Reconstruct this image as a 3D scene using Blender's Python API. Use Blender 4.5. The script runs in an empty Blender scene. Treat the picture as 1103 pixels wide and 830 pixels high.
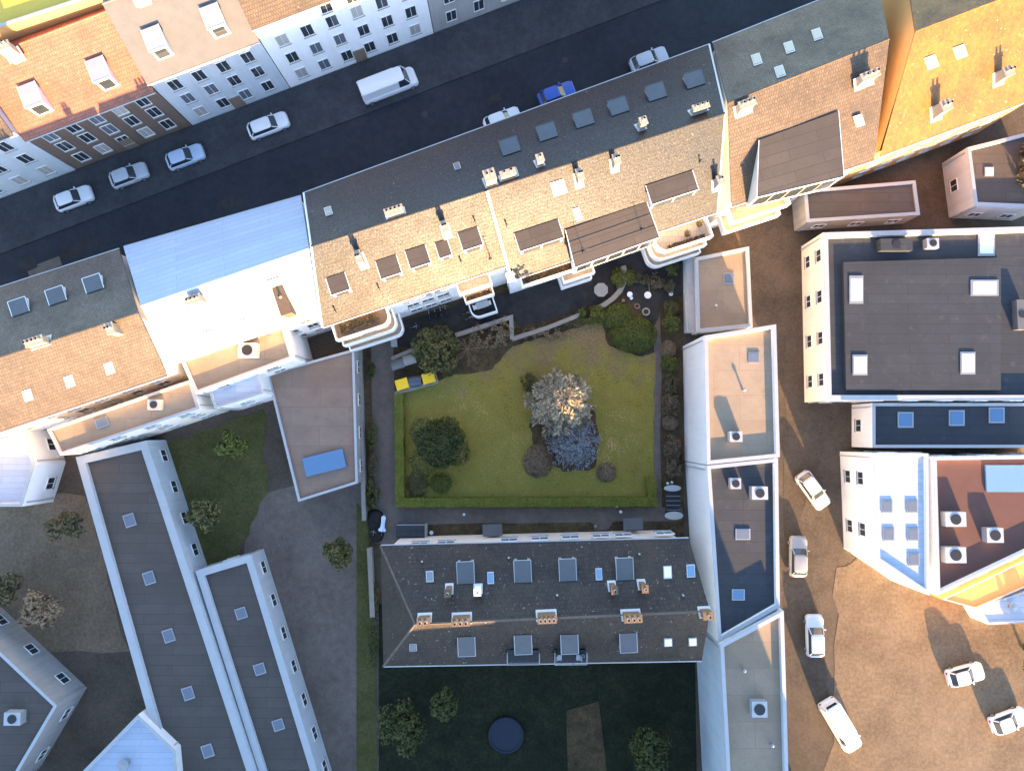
import bpy, bmesh, math, random
from mathutils import Vector, Matrix, noise
random.seed(7)
V = Vector
sc = bpy.context.scene
C = sc.collection
R = math.radians

# ------------------------------------------------------------------ camera model
H = 76.0; F = 764.7; TILT = math.atan(50 / F)
def ray(px, py):
    x = (px - 551.5) / F; y = -(py - 415) / F; z = -1.0
    c, s = math.cos(TILT), math.sin(TILT)
    return V((x, y * c - z * s, y * s + z * c))
def at(px, py, z=0.0):
    d = ray(px, py); t = (z - H) / d.z
    return V((d.x * t, d.y * t, z))
class Plane:
    def __init__(s, a, b, c):
        s.p = V(a); n = (V(b) - V(a)).cross(V(c) - V(a)).normalized()
        s.n = n if n.z > 0 else -n
    def hit(s, px, py, lift=0.0):
        d = ray(px, py); o = V((0, 0, H)); p = s.p + V((0, 0, lift))
        return o + d * ((p - o).dot(s.n) / d.dot(s.n))
    def z(s, x, y):
        return s.p.z - (s.n.x * (x - s.p.x) + s.n.y * (y - s.p.y)) / s.n.z

cam = bpy.data.cameras.new('camera'); camo = bpy.data.objects.new('camera', cam); C.objects.link(camo)
cam.sensor_width = 36; cam.lens = 36 * F / 1103; cam.clip_end = 2000; cam.clip_start = 1
camo.location = (0, 0, H); camo.rotation_euler = (TILT, 0, 0); sc.camera = camo

# ------------------------------------------------------------------ materials
def nt(name):
    m = bpy.data.materials.new(name); m.use_nodes = True
    n = m.node_tree; return m, n, n.nodes['Principled BSDF']
def add(n, t, **kw):
    x = n.nodes.new(t)
    for k, v in kw.items():
        if k in x.inputs: x.inputs[k].default_value = v
        else: setattr(x, k, v)
    return x
def rgb(c): return (c[0], c[1], c[2], 1)
def noise_tex(n, scale, detail=4, rough=.6, coord='Object'):
    tc = add(n, 'ShaderNodeTexCoord'); nz = add(n, 'ShaderNodeTexNoise', Scale=scale, Detail=detail, Roughness=rough)
    n.links.new(tc.outputs[coord], nz.inputs['Vector']); return nz
def ramp(n, src, stops):
    r = add(n, 'ShaderNodeValToRGB'); e = r.color_ramp.elements
    e[0].position, e[0].color = stops[0][0], rgb(stops[0][1]); e[1].position, e[1].color = stops[-1][0], rgb(stops[-1][1])
    for p, c in stops[1:-1]:
        q = e.new(p); q.color = rgb(c)
    n.links.new(src, r.inputs['Fac']); return r
def mix(n, fac, a, b, mode='MIX'):
    m = add(n, 'ShaderNodeMix', data_type='RGBA', blend_type=mode)
    for s, v in ((0, fac), (6, a), (7, b)):
        if hasattr(v, 'is_output'): n.links.new(v, m.inputs[s])
        else: m.inputs[s].default_value = v if s == 0 else rgb(v)
    return m.outputs[2]
def bump(n, bs, h, strength=.4, dist=.05):
    b = add(n, 'ShaderNodeBump', Strength=strength, Distance=dist)
    n.links.new(h, b.inputs['Height']); n.links.new(b.outputs['Normal'], bs.inputs['Normal'])
def sc3(c, k): return tuple(min(1, x * k) for x in c)

def plain(name, col, rough=.7, spec=.4, var=.25, scale=1.2, bmp=.15, metal=0.0, fine=18):
    m, n, b = nt(name)
    a = noise_tex(n, scale, 5, .65); f = noise_tex(n, fine, 3, .6)
    base = ramp(n, a.outputs['Fac'], [(.25, sc3(col, 1 - var)), (.5, col), (.78, sc3(col, 1 + var * .8))])
    c = mix(n, .35, base.outputs[0], ramp(n, f.outputs['Fac'], [(.3, sc3(col, 1 - var)), (.7, sc3(col, 1 + var))]).outputs[0])
    n.links.new(c, b.inputs['Base Color'])
    b.inputs['Roughness'].default_value = rough; b.inputs['Specular IOR Level'].default_value = spec; b.inputs['Metallic'].default_value = metal
    if bmp: bump(n, b, f.outputs['Fac'], bmp, .03)
    return m
def tile(name, c1, c2, grout, fleck, rough=.45, spec=.9, tw=.24, th=.34, stain=(.03, .028, .022), bmp=.45):
    m, n, b = nt(name)
    tc = add(n, 'ShaderNodeTexCoord')
    br = add(n, 'ShaderNodeTexBrick', Color1=rgb(c1), Color2=rgb(c2), Mortar=rgb(grout), Scale=1.0)
    br.inputs['Mortar Size'].default_value = .018; br.inputs['Brick Width'].default_value = tw; br.inputs['Row Height'].default_value = th
    br.inputs['Bias'].default_value = -.1
    n.links.new(tc.outputs['UV'], br.inputs['Vector'])
    big = noise_tex(n, .35, 5, .7); fl = noise_tex(n, 4.2, 2, .5); pat = noise_tex(n, .5, 3, .6)
    st = ramp(n, big.outputs['Fac'], [(.42, (0, 0, 0)), (.68, (1, 1, 1))])
    k = add(n, 'ShaderNodeMath', operation='MULTIPLY'); n.links.new(st.outputs[0], k.inputs[0]); k.inputs[1].default_value = .55
    c = mix(n, k.outputs[0], br.outputs['Color'], stain)
    f1 = ramp(n, fl.outputs['Fac'], [(.66, (0, 0, 0)), (.74, (1, 1, 1))]); f2 = ramp(n, pat.outputs['Fac'], [(.42, (0, 0, 0)), (.62, (1, 1, 1))])
    fm = add(n, 'ShaderNodeMath', operation='MULTIPLY'); n.links.new(f1.outputs[0], fm.inputs[0]); n.links.new(f2.outputs[0], fm.inputs[1])
    c = mix(n, fm.outputs[0], c, fleck)
    n.links.new(c, b.inputs['Base Color'])
    rr = ramp(n, big.outputs['Fac'], [(.3, (rough - .06,) * 3), (.7, (rough + .1,) * 3)]); n.links.new(rr.outputs[0], b.inputs['Roughness'])
    gr = noise_tex(n, 6.5, 3, .75); sr = ramp(n, gr.outputs['Fac'], [(.32, (spec * .5,) * 3), (.5, (spec * .88,) * 3), (.70, (min(1, spec * 1.4),) * 3)]); n.links.new(sr.outputs[0], b.inputs['Specular IOR Level'])
    h = add(n, 'ShaderNodeMath', operation='SUBTRACT'); n.links.new(fl.outputs['Fac'], h.inputs[0]); n.links.new(br.outputs['Fac'], h.inputs[1])
    bump(n, b, h.outputs[0], bmp, .03)
    return m
def wallm(name, col, streak=.16):
    m, n, b = nt(name)
    tc = add(n, 'ShaderNodeTexCoord'); mp = add(n, 'ShaderNodeMapping'); mp.inputs['Scale'].default_value = (1.6, 1.6, .12)
    n.links.new(tc.outputs['Object'], mp.inputs['Vector'])
    a = add(n, 'ShaderNodeTexNoise', Scale=1.3, Detail=6, Roughness=.7); n.links.new(mp.outputs[0], a.inputs['Vector'])
    g = noise_tex(n, .4, 5, .65); f = noise_tex(n, 14, 3, .6)
    r1 = ramp(n, a.outputs['Fac'], [(.32, sc3(col, 1 - streak * 1.6)), (.5, col), (.8, sc3(col, 1 + streak * .4))])
    r2 = ramp(n, g.outputs['Fac'], [(.35, sc3(col, 1 - streak)), (.6, sc3(col, 1 + streak * .3))])
    n.links.new(mix(n, .5, r1.outputs[0], r2.outputs[0]), b.inputs['Base Color']); b.inputs['Roughness'].default_value = .85; b.inputs['Specular IOR Level'].default_value = .25
    bump(n, b, f.outputs['Fac'], .12, .02); return m
def roofm(name, col, sw=1.0, sl=7.0, seam=.55, var=.3, rough=.75, spec=.35, patch=None):
    """flat roof of lapped sheets with seams, ponding stains and a few patches"""
    m, n, b = nt(name); tc = add(n, 'ShaderNodeTexCoord')
    br = add(n, 'ShaderNodeTexBrick', Color1=rgb(sc3(col, 1.08)), Color2=rgb(sc3(col, .9)), Mortar=rgb(sc3(col, seam)), Scale=1.0)
    br.inputs['Mortar Size'].default_value = .03; br.inputs['Brick Width'].default_value = sl; br.inputs['Row Height'].default_value = sw
    n.links.new(tc.outputs['UV'], br.inputs['Vector'])
    g = noise_tex(n, .22, 6, .7); w_ = noise_tex(n, 1.1, 5, .7); f = noise_tex(n, 9, 3, .7)
    c = mix(n, ramp(n, g.outputs['Fac'], [(.40, (0, 0, 0)), (.66, (.75, .75, .75))]).outputs[0], br.outputs['Color'], sc3(col, 1 - var))
    c = mix(n, ramp(n, w_.outputs['Fac'], [(.58, (0, 0, 0)), (.72, (.6, .6, .6))]).outputs[0], c, patch or sc3(col, 1 - var * 1.2))
    c = mix(n, ramp(n, f.outputs['Fac'], [(.35, (.35, .35, .35)), (.6, (0, 0, 0))]).outputs[0], c, sc3(col, .7))
    n.links.new(c, b.inputs['Base Color']); b.inputs['Roughness'].default_value = rough; b.inputs['Specular IOR Level'].default_value = spec
    bump(n, b, f.outputs['Fac'], .25, .03); return m
def leafmat(name, dark, mid, light, rough=.6):
    m, n, b = nt(name)
    g = add(n, 'ShaderNodeNewGeometry')
    r = ramp(n, g.outputs['Random Per Island'], [(0, dark), (.55, mid), (1, light)])
    a = noise_tex(n, .8, 3, .6)
    c = mix(n, ramp(n, a.outputs['Fac'], [(.4, (0, 0, 0)), (.6, (.5, .5, .5))]).outputs[0], r.outputs[0], light)
    n.links.new(c, b.inputs['Base Color']); b.inputs['Roughness'].default_value = rough; b.inputs['Specular IOR Level'].default_value = .25
    return m
def ground(name, stops, s1=.25, s2=6, rough=.9, bmp=.5, s3=1.3, amp=.8):
    m, n, b = nt(name)
    a = noise_tex(n, s1, 6, .7); f = noise_tex(n, s2, 4, .7); g = noise_tex(n, s3, 4, .65)
    s = add(n, 'ShaderNodeMath', operation='ADD'); n.links.new(a.outputs['Fac'], s.inputs[0])
    k = add(n, 'ShaderNodeMath', operation='MULTIPLY_ADD'); n.links.new(f.outputs['Fac'], k.inputs[0]); k.inputs[1].default_value = amp; k.inputs[2].default_value = -amp / 2
    n.links.new(k.outputs[0], s.inputs[1])
    s2_ = add(n, 'ShaderNodeMath', operation='MULTIPLY_ADD'); n.links.new(g.outputs['Fac'], s2_.inputs[0]); s2_.inputs[1].default_value = .6; s2_.inputs[2].default_value = -.3
    t = add(n, 'ShaderNodeMath', operation='ADD'); n.links.new(s.outputs[0], t.inputs[0]); n.links.new(s2_.outputs[0], t.inputs[1])
    r = ramp(n, t.outputs[0], stops)
    n.links.new(r.outputs[0], b.inputs['Base Color']); b.inputs['Roughness'].default_value = rough; b.inputs['Specular IOR Level'].default_value = .25
    if bmp: bump(n, b, f.outputs['Fac'], bmp, .04)
    return m
def glass(name, col=(.03, .04, .05), rough=.08, spec=.8):
    m, n, b = nt(name)
    b.inputs['Base Color'].default_value = rgb(col); b.inputs['Roughness'].default_value = rough; b.inputs['Specular IOR Level'].default_value = spec
    return m

M = {}
M['tile_tan'] = tile('brown clay roof tiles', (.012, .018, .027), (.008, .013, .020), (.007, .010, .015), (.15, .14, .125), rough=.45, spec=.42, bmp=.3)
M['tile_slate'] = tile('dark slate roof tiles', (.042, .035, .031), (.026, .022, .020), (.013, .011, .010), (.27, .26, .25), rough=.46, spec=.24, tw=.3, th=.4, stain=(.06, .048, .036))
M['tile_far'] = tile('neighbour roof tiles', (.125, .092, .064), (.09, .068, .05), (.035, .028, .023), (.2, .17, .13), rough=.42, spec=.4)
M['tile_red'] = tile('red roof tiles', (.33, .11, .06), (.26, .085, .05), (.1, .04, .03), (.3, .2, .15), rough=.55, spec=.7)
M['tile_yellow'] = tile('ochre roof tiles', (.29, .125, .02), (.23, .09, .015), (.15, .09, .03), (.5, .4, .2), rough=.5, spec=.5)
M['white'] = wallm('white render', (.80, .80, .80), .07)
M['cream'] = wallm('cream render', (.80, .74, .65), .08)
M['trim'] = plain('white painted trim', (.78, .78, .77), .5, .4, .06, 1, .03)
M['greywall'] = wallm('grey render', (.34, .33, .32), .2)
M['bluewall'] = wallm('pale blue grey render', (.50, .54, .58), .14)
M['brownwall'] = wallm('brown render', (.16, .115, .09), .2)
M['ridgetile'] = plain('weathered ridge tile', (.10, .085, .072), .8, .3, .5, 2.5, .3)
M['zinc'] = plain('weathered zinc', (.42, .43, .44), .45, .5, .12, 1, .05, .35)
M['lead'] = plain('dark lead sheet', (.10, .105, .11), .5, .5, .2, 1.2, .06)
M['felt'] = roofm('bitumen felt', (.088, .074, .064), 1.0, 6)
M['feltdark'] = roofm('dark bitumen felt', (.036, .042, .052), 1.0, 8, var=.35, patch=(.07, .075, .08))
M['gravel'] = roofm('pale roof gravel', (.30, .235, .17), 2.4, 5, .8, .3, .9, .25)
M['gravelpink'] = roofm('pinkish roof gravel', (.25, .18, .14), 2.0, 6, .75, .3, .9, .25)
M['whiteroof'] = roofm('white standing seam roof', (.40, .46, .56), .6, 9, .7, .16, .55, .4)
M['brick'] = plain('brown chimney brick', (.15, .105, .07), .9, .3, .3, 3, .4)
M['chimney'] = plain('pale chimney render', (.34, .28, .21), .85, .3, .2, 3, .3)
M['pot'] = plain('pale clay pot', (.36, .30, .24), .8, .3, .15, 4, .1)
M['soot'] = plain('soot', (.012, .012, .012), .9, .1, .2, 4, 0)
M['glass'] = glass('window glass')
M['skyblueglass'] = glass('skylight glass', (.09, .19, .33), .15, .9)  # sky reflection put into the blue base colour
M['opaquewhite'] = plain('opaque white skylight pane', (.8, .82, .85), .3, .8, .03, 1, 0)  # even opaque white
M['greyglass'] = glass('grey skylight glass', (.12, .14, .17), .2, .9)
M['metal'] = plain('grey metal', (.35, .36, .37), .4, .5, .1, 2, 0, .6)
M['darkmetal'] = plain('dark metal', (.03, .03, .033), .4, .5, .2, 2, 0, .3)
M['wood'] = plain('weathered wood', (.20, .15, .11), .8, .3, .25, 3, .3)
M['stonecap'] = plain('weathered stone coping', (.25, .225, .19), .9, .3, .25, 2, .4)
M['stone'] = plain('grey stone', (.30, .28, .26), .9, .3, .25, 2.5, .4)
M['asphalt'] = ground('asphalt', [(.2, (.085, .068, .056)), (.5, (.13, .104, .088)), (.85, (.185, .15, .125))], .2, 9, .85, .35)
M['paving'] = ground('dark paving', [(.25, (.018, .017, .017)), (.5, (.032, .030, .029)), (.8, (.055, .05, .046))], .3, 7, .8, .35)
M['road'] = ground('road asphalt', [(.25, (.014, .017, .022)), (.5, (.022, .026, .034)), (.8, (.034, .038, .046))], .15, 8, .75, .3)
M['pavement'] = ground('pavement slabs', [(.25, (.03, .032, .036)), (.5, (.045, .047, .052)), (.8, (.065, .067, .072))], .3, 6, .85, .3)
M['soil'] = ground('garden soil', [(.2, (.025, .018, .009)), (.45, (.06, .042, .021)), (.65, (.095, .066, .034)), (.85, (.14, .105, .055))], .4, 5, .95, .7)
M['grass'] = ground('lawn grass', [(.0, (.055, .057, .011)), (.26, (.13, .116, .020)), (.44, (.235, .187, .042)), (.58, (.18, .165, .028)), (.74, (.285, .218, .07)), (.96, (.42, .29, .16))], .14, 5.5, .95, 1.0, .8, 1.6)
def worn_lawn(m):
    # trodden, half-bare earth near the bins and along the north edge of the lawn
    n = m.node_tree; b = n.nodes['Principled BSDF']; src = b.inputs['Base Color'].links[0].from_socket
    tc = add(n, 'ShaderNodeTexCoord'); sp = add(n, 'ShaderNodeSeparateXYZ'); n.links.new(tc.outputs['Object'], sp.inputs[0])
    mr = add(n, 'ShaderNodeMapRange'); mr.inputs[1].default_value = 0.5; mr.inputs[2].default_value = 10.0; mr.inputs[3].default_value = -.16; mr.inputs[4].default_value = .2
    n.links.new(sp.outputs['Y'], mr.inputs[0])
    a = noise_tex(n, .42, 7, .72); s_ = add(n, 'ShaderNodeMath', operation='ADD'); n.links.new(a.outputs['Fac'], s_.inputs[0]); n.links.new(mr.outputs[0], s_.inputs[1])
    k = ramp(n, s_.outputs[0], [(.52, (0, 0, 0)), (.70, (.9, .9, .9))])
    f = noise_tex(n, 5, 4, .7); e = ramp(n, f.outputs['Fac'], [(.3, (.10, .075, .035)), (.5, (.19, .13, .065)), (.75, (.30, .21, .12))])
    n.links.new(mix(n, k.outputs[0], src, e.outputs[0]), b.inputs['Base Color'])
worn_lawn(M['grass'])
M['bare'] = ground('bare lawn earth', [(.1, (.12, .09, .025)), (.5, (.20, .135, .06)), (.9, (.30, .20, .11))], .5, 3.4, .95, .8, 1.0, 1.3)
M['shadedgrass'] = ground('shade darkened ground', [(.1, (.006, .008, .004)), (.5, (.013, .017, .008)), (.9, (.03, .034, .014))], .2, 3.0, .95, 1.0, .8, 1.3)  # shade over the south garden put into this near-black ground colour
M['court'] = ground('sandy yard', [(.12, (.075, .055, .038)), (.4, (.135, .098, .065)), (.6, (.175, .13, .085)), (.9, (.25, .185, .125))], .06, 3, .95, .5, .3, .9)
M['yard'] = ground('brown paved yard', [(.15, (.04, .033, .026)), (.5, (.08, .063, .047)), (.85, (.13, .10, .075))], .08, 4, .95, .4, .4)
M['rough'] = ground('rough grass', [(.2, (.04, .042, .014)), (.5, (.07, .07, .022)), (.8, (.11, .095, .04))], .25, 4, .95, .8)
M['lf_ever'] = leafmat('evergreen leaves', (.018, .024, .006), (.055, .062, .016), (.14, .125, .045))
M['lf_dark'] = leafmat('dark green needles', (.012, .018, .004), (.036, .046, .010), (.085, .092, .025))
M['lf_green'] = leafmat('green leaves', (.03, .04, .008), (.07, .085, .015), (.13, .14, .03))
M['lf_clip'] = leafmat('clipped juniper', (.055, .066, .012), (.09, .105, .019), (.125, .14, .032))
M['lf_hedge'] = leafmat('hedge leaves', (.085, .10, .012), (.15, .165, .02), (.22, .215, .04))
M['lf_suncream'] = leafmat('grey needles with sunlit cream', (.05, .044, .026), (.17, .142, .092), (.42, .345, .235))  # sunlight on the crown put into the cream tones of grey needles
M['lf_blue'] = leafmat('blue spruce needles', (.035, .037, .041), (.13, .138, .152), (.30, .315, .34))
M['lf_brown'] = leafmat('brown dormant twigs', (.12, .08, .045), (.20, .14, .085), (.28, .20, .125))
M['lf_rust'] = leafmat('brown withered leaves', (.035, .028, .016), (.09, .066, .035), (.22, .16, .10))
M['lf_olive'] = leafmat('olive brown leaves', (.045, .043, .018), (.085, .076, .034), (.13, .11, .06))
M['bark'] = plain('bark', (.09, .07, .055), .9, .2, .3, 4, .5)
M['paletwig'] = plain('pale bare twigs', (.20, .145, .10), .85, .2, .2, 3, .2)
M['rubber'] = plain('rubber', (.015, .015, .015), .8, .3, .1, 3, 0)
def paint(name, col): return plain(name, col, .25, .6, .03, 1, 0)
M['p_white'] = paint('white car paint', (.72, .74, .76)); M['p_silver'] = paint('silver car paint', (.45, .48, .52)); M['p_blue'] = paint('blue car paint', (.03, .10, .42))
M['p_grey'] = paint('grey car paint', (.25, .27, .30)); M['p_pale'] = paint('pale blue car paint', (.42, .52, .66))
M['lamp_red'] = paint('red lamp glass', (.4, .02, .02)); M['lamp_clear'] = glass('clear lamp glass', (.6, .62, .65), .1)
M['bin_yellow'] = plain('yellow plastic', (.85, .52, .01), .45, .5, .04, 2, .02)
M['bin_blue'] = plain('blue grey plastic', (.055, .075, .105), .35, .5, .1, 2, .02)
M['bin_grey'] = plain('grey plastic', (.10, .105, .11), .35, .5, .1, 2, .02)
M['bin_pale'] = plain('faded grey plastic', (.22, .215, .20), .45, .5, .15, 2, .05)
M['bluecloth'] = plain('white blue cloth', (.62, .72, .82), .8, .3, .08, 3, .1)
M['blueplastic'] = plain('blue sheet', (.13, .24, .38), .4, .5, .08, 1, .02)
M['terra'] = plain('terracotta', (.36, .17, .09), .85, .3, .15, 3, .2)
M['redterrace'] = plain('red brown terrace', (.11, .055, .045), .85, .3, .15, .8, .2)
M['orange'] = plain('orange render', (.55, .30, .11), .8, .3, .12, .5, .08)
M['terrace'] = tile('cream terrace tiles', (.62, .52, .38), (.56, .46, .34), (.36, .28, .2), (.7, .62, .5), rough=.7, spec=.4, tw=.6, th=.6, stain=(.5, .42, .3))

# ------------------------------------------------------------------ mesh helpers
BASE = {}
def rootof(o):
    while o.parent: o = o.parent
    return o
class MB:
    def __init__(s): s.v = []; s.f = []
    def face(s, pts):
        i = len(s.v); s.v += [V(p) for p in pts]; s.f.append(list(range(i, i + len(pts)))); return s
    def solid(s, bot, top):
        n = len(bot); i = len(s.v); s.v += [V(p) for p in bot] + [V(p) for p in top]
        s.f.append([i + k for k in range(n)][::-1]); s.f.append([i + n + k for k in range(n)])
        for k in range(n):
            j = (k + 1) % n; s.f.append([i + k, i + j, i + n + j, i + n + k])
        return s
    def loft(s, rings, cap0=True, cap1=True):
        n = len(rings[0]); i = len(s.v)
        for r in rings: s.v += [V(p) for p in r]
        for a in range(len(rings) - 1):
            for k in range(n):
                j = (k + 1) % n; s.f.append([i + a * n + k, i + a * n + j, i + (a + 1) * n + j, i + (a + 1) * n + k])
        if cap0: s.f.append([i + k for k in range(n)][::-1])
        if cap1: s.f.append([i + (len(rings) - 1) * n + k for k in range(n)])
        return s
    def prism(s, poly, z0, z1):
        return s.solid([V((p[0], p[1], z0)) for p in poly], [V((p[0], p[1], z1)) for p in poly])
    def obox(s, c, sx, sy, sz, ux=V((1, 0, 0)), uy=V((0, 1, 0)), uz=V((0, 0, 1))):
        c = V(c); a, b, d = ux * sx / 2, uy * sy / 2, uz * sz / 2
        q = [-a - b, a - b, a + b, -a + b]
        return s.solid([c + e - d for e in q], [c + e + d for e in q])
    def tube(s, p0, p1, r0, r1=None, n=8):
        p0, p1 = V(p0), V(p1); r1 = r0 if r1 is None else r1
        d = (p1 - p0).normalized(); a = d.cross(V((0, 0, 1)))
        if a.length < 1e-3: a = V((1, 0, 0))
        a.normalize(); b = d.cross(a)
        rg = lambda p, r: [p + (a * math.cos(2 * math.pi * k / n) + b * math.sin(2 * math.pi * k / n)) * r for k in range(n)]
        return s.loft([rg(p0, r0), rg(p1, r1)])
    def path(s, pts, r, n=6):
        for a, b in zip(pts, pts[1:]): s.tube(a, b, r, r, n)
        return s
    def lathe(s, c, prof, n=16):
        c = V(c)
        return s.loft([[c + V((r * math.cos(2 * math.pi * k / n), r * math.sin(2 * math.pi * k / n), z)) for k in range(n)] for r, z in prof])
    def torus(s, c, R_, r, ax, n=20, m=6):
        c = V(c); ax = V(ax).normalized(); a = ax.cross(V((0, 0, 1)))
        if a.length < 1e-3: a = V((1, 0, 0))
        a.normalize(); b = ax.cross(a); i = len(s.v)
        for k in range(n):
            t = 2 * math.pi * k / n; d = a * math.cos(t) + b * math.sin(t)
            for q in range(m):
                w = 2 * math.pi * q / m; s.v.append(c + d * (R_ + r * math.cos(w)) + ax * r * math.sin(w))
        for k in range(n):
            for q in range(m):
                k2, q2 = (k + 1) % n, (q + 1) % m
                s.f.append([i + k * m + q, i + k2 * m + q, i + k2 * m + q2, i + k * m + q2])
        return s
    def leaf(s, p, nrm, L, W, spin):
        t = nrm.orthogonal().normalized(); b = nrm.cross(t)
        d = t * math.cos(spin) + b * math.sin(spin); e = nrm.cross(d)
        i = len(s.v); s.v += [p - d * L / 2, p + e * W / 2 + nrm * W * .15, p + d * L / 2, p - e * W / 2 + nrm * W * .15]
        s.f.append([i, i + 1, i + 2, i + 3])
    def build(s, name, m, parent=None, loc=None, bevel=0, smooth=False, norm=True):
        if parent is not None: off = BASE[rootof(parent)]
        else: off = V(loc) if loc is not None else V((0, 0, 0))
        me = bpy.data.meshes.new(name); me.from_pydata([p - off for p in s.v], [], s.f)
        if norm:
            bm = bmesh.new(); bm.from_mesh(me)
            if bevel:
                bmesh.ops.bevel(bm, geom=bm.edges[:], offset=bevel, segments=2, affect='EDGES', clamp_overlap=True)
            bmesh.ops.recalc_face_normals(bm, faces=bm.faces[:]); bm.to_mesh(me); bm.free()
            uv = me.uv_layers.new(name='UVMap')
            for p in me.polygons:
                nr = p.normal
                u = V((0, 0, 1)).cross(nr); u = V((1, 0, 0)) if u.length < .05 else u.normalized(); w = nr.cross(u)
                for li in p.loop_indices:
                    co = me.vertices[me.loops[li].vertex_index].co; uv.data[li].uv = (co.dot(u), co.dot(w))
        if smooth: me.polygons.foreach_set('use_smooth', [True] * len(me.polygons))
        me.materials.append(M[m] if isinstance(m, str) else m)
        o = bpy.data.objects.new(name, me); C.objects.link(o)
        if parent is not None: o.parent = parent
        else: o.location = off; BASE[o] = off
        return o
def tag(o, label, cat, group=None, kind=None):
    o['label'] = label; o['category'] = cat
    if group: o['group'] = group
    if kind: o['kind'] = kind
    return o
def thing(name, label, cat, loc, group=None):
    o = bpy.data.objects.new(name, None); C.objects.link(o); o.location = V(loc); o.empty_display_size = .3
    BASE[o] = V(loc); return tag(o, label, cat, group)
def struct(o): o['kind'] = 'structure'; return o
def dup(root, loc, rz, label, dz=None):
    r = root.copy(); C.objects.link(r); r.location = loc; r.rotation_euler = (0, 0, rz); r['label'] = label
    def rec(a, b):
        for ch in list(a.children):
            c = ch.copy(); C.objects.link(c); c.parent = b; rec(ch, c)
    rec(root, r)
    return r
def sheet(name, pts, m, z, sub=False):
    return struct(MB().face([V((p[0], p[1], z)) for p in pts]).build(name, m))
def px(pts, z=0): return [at(a, b, z) for a, b in pts]
def rrect(c, L, W, r, ux, uy, z, n=5):
    out = []
    for sx, sy, a0 in ((1, 1, 0), (-1, 1, 90), (-1, -1, 180), (1, -1, 270)):
        for k in range(n):
            a = R(a0 + 90 * k / (n - 1)); x = sx * (L / 2 - r) + r * math.cos(a); y = sy * (W / 2 - r) + r * math.sin(a)
            q = V(c) + ux * x + uy * y; out.append(V((q.x, q.y, z)))
    return out
X, Y, Z = V((1, 0, 0)), V((0, 1, 0)), V((0, 0, 1))

# ------------------------------------------------------------------ light, world
SUN_EL = R(13.0); AZ = R(20)
sv = V((math.sin(AZ) * math.cos(SUN_EL), -math.cos(AZ) * math.cos(SUN_EL), math.sin(SUN_EL)))
sl = bpy.data.lights.new('sun', 'SUN'); so = bpy.data.objects.new('sun', sl); C.objects.link(so)
sl.energy = 4.6; sl.angle = R(.5); sl.color = (1.0, .60, .27); so.rotation_euler = (-sv).to_track_quat('-Z', 'Y').to_euler(); so.location = sv * 150
w = bpy.data.worlds.new('World'); sc.world = w; w.use_nodes = True
sk = w.node_tree.nodes.new('ShaderNodeTexSky'); sk.sky_type = 'NISHITA'; sk.sun_disc = False
sk.sun_elevation = SUN_EL; sk.sun_rotation = math.atan2(sv.x, sv.y); sk.air_density = .8; sk.dust_density = .5; sk.ozone_density = 1.0
w.node_tree.links.new(sk.outputs[0], w.node_tree.nodes['Background'].inputs[0]); w.node_tree.nodes['Background'].inputs[1].default_value = .15
sc.view_settings.view_transform = 'Standard'; sc.view_settings.look = 'None'; sc.view_settings.gamma = 1; sc.view_settings.exposure = 2.65
sc.cycles.use_denoising = True; sc.cycles.max_bounces = 6

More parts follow.
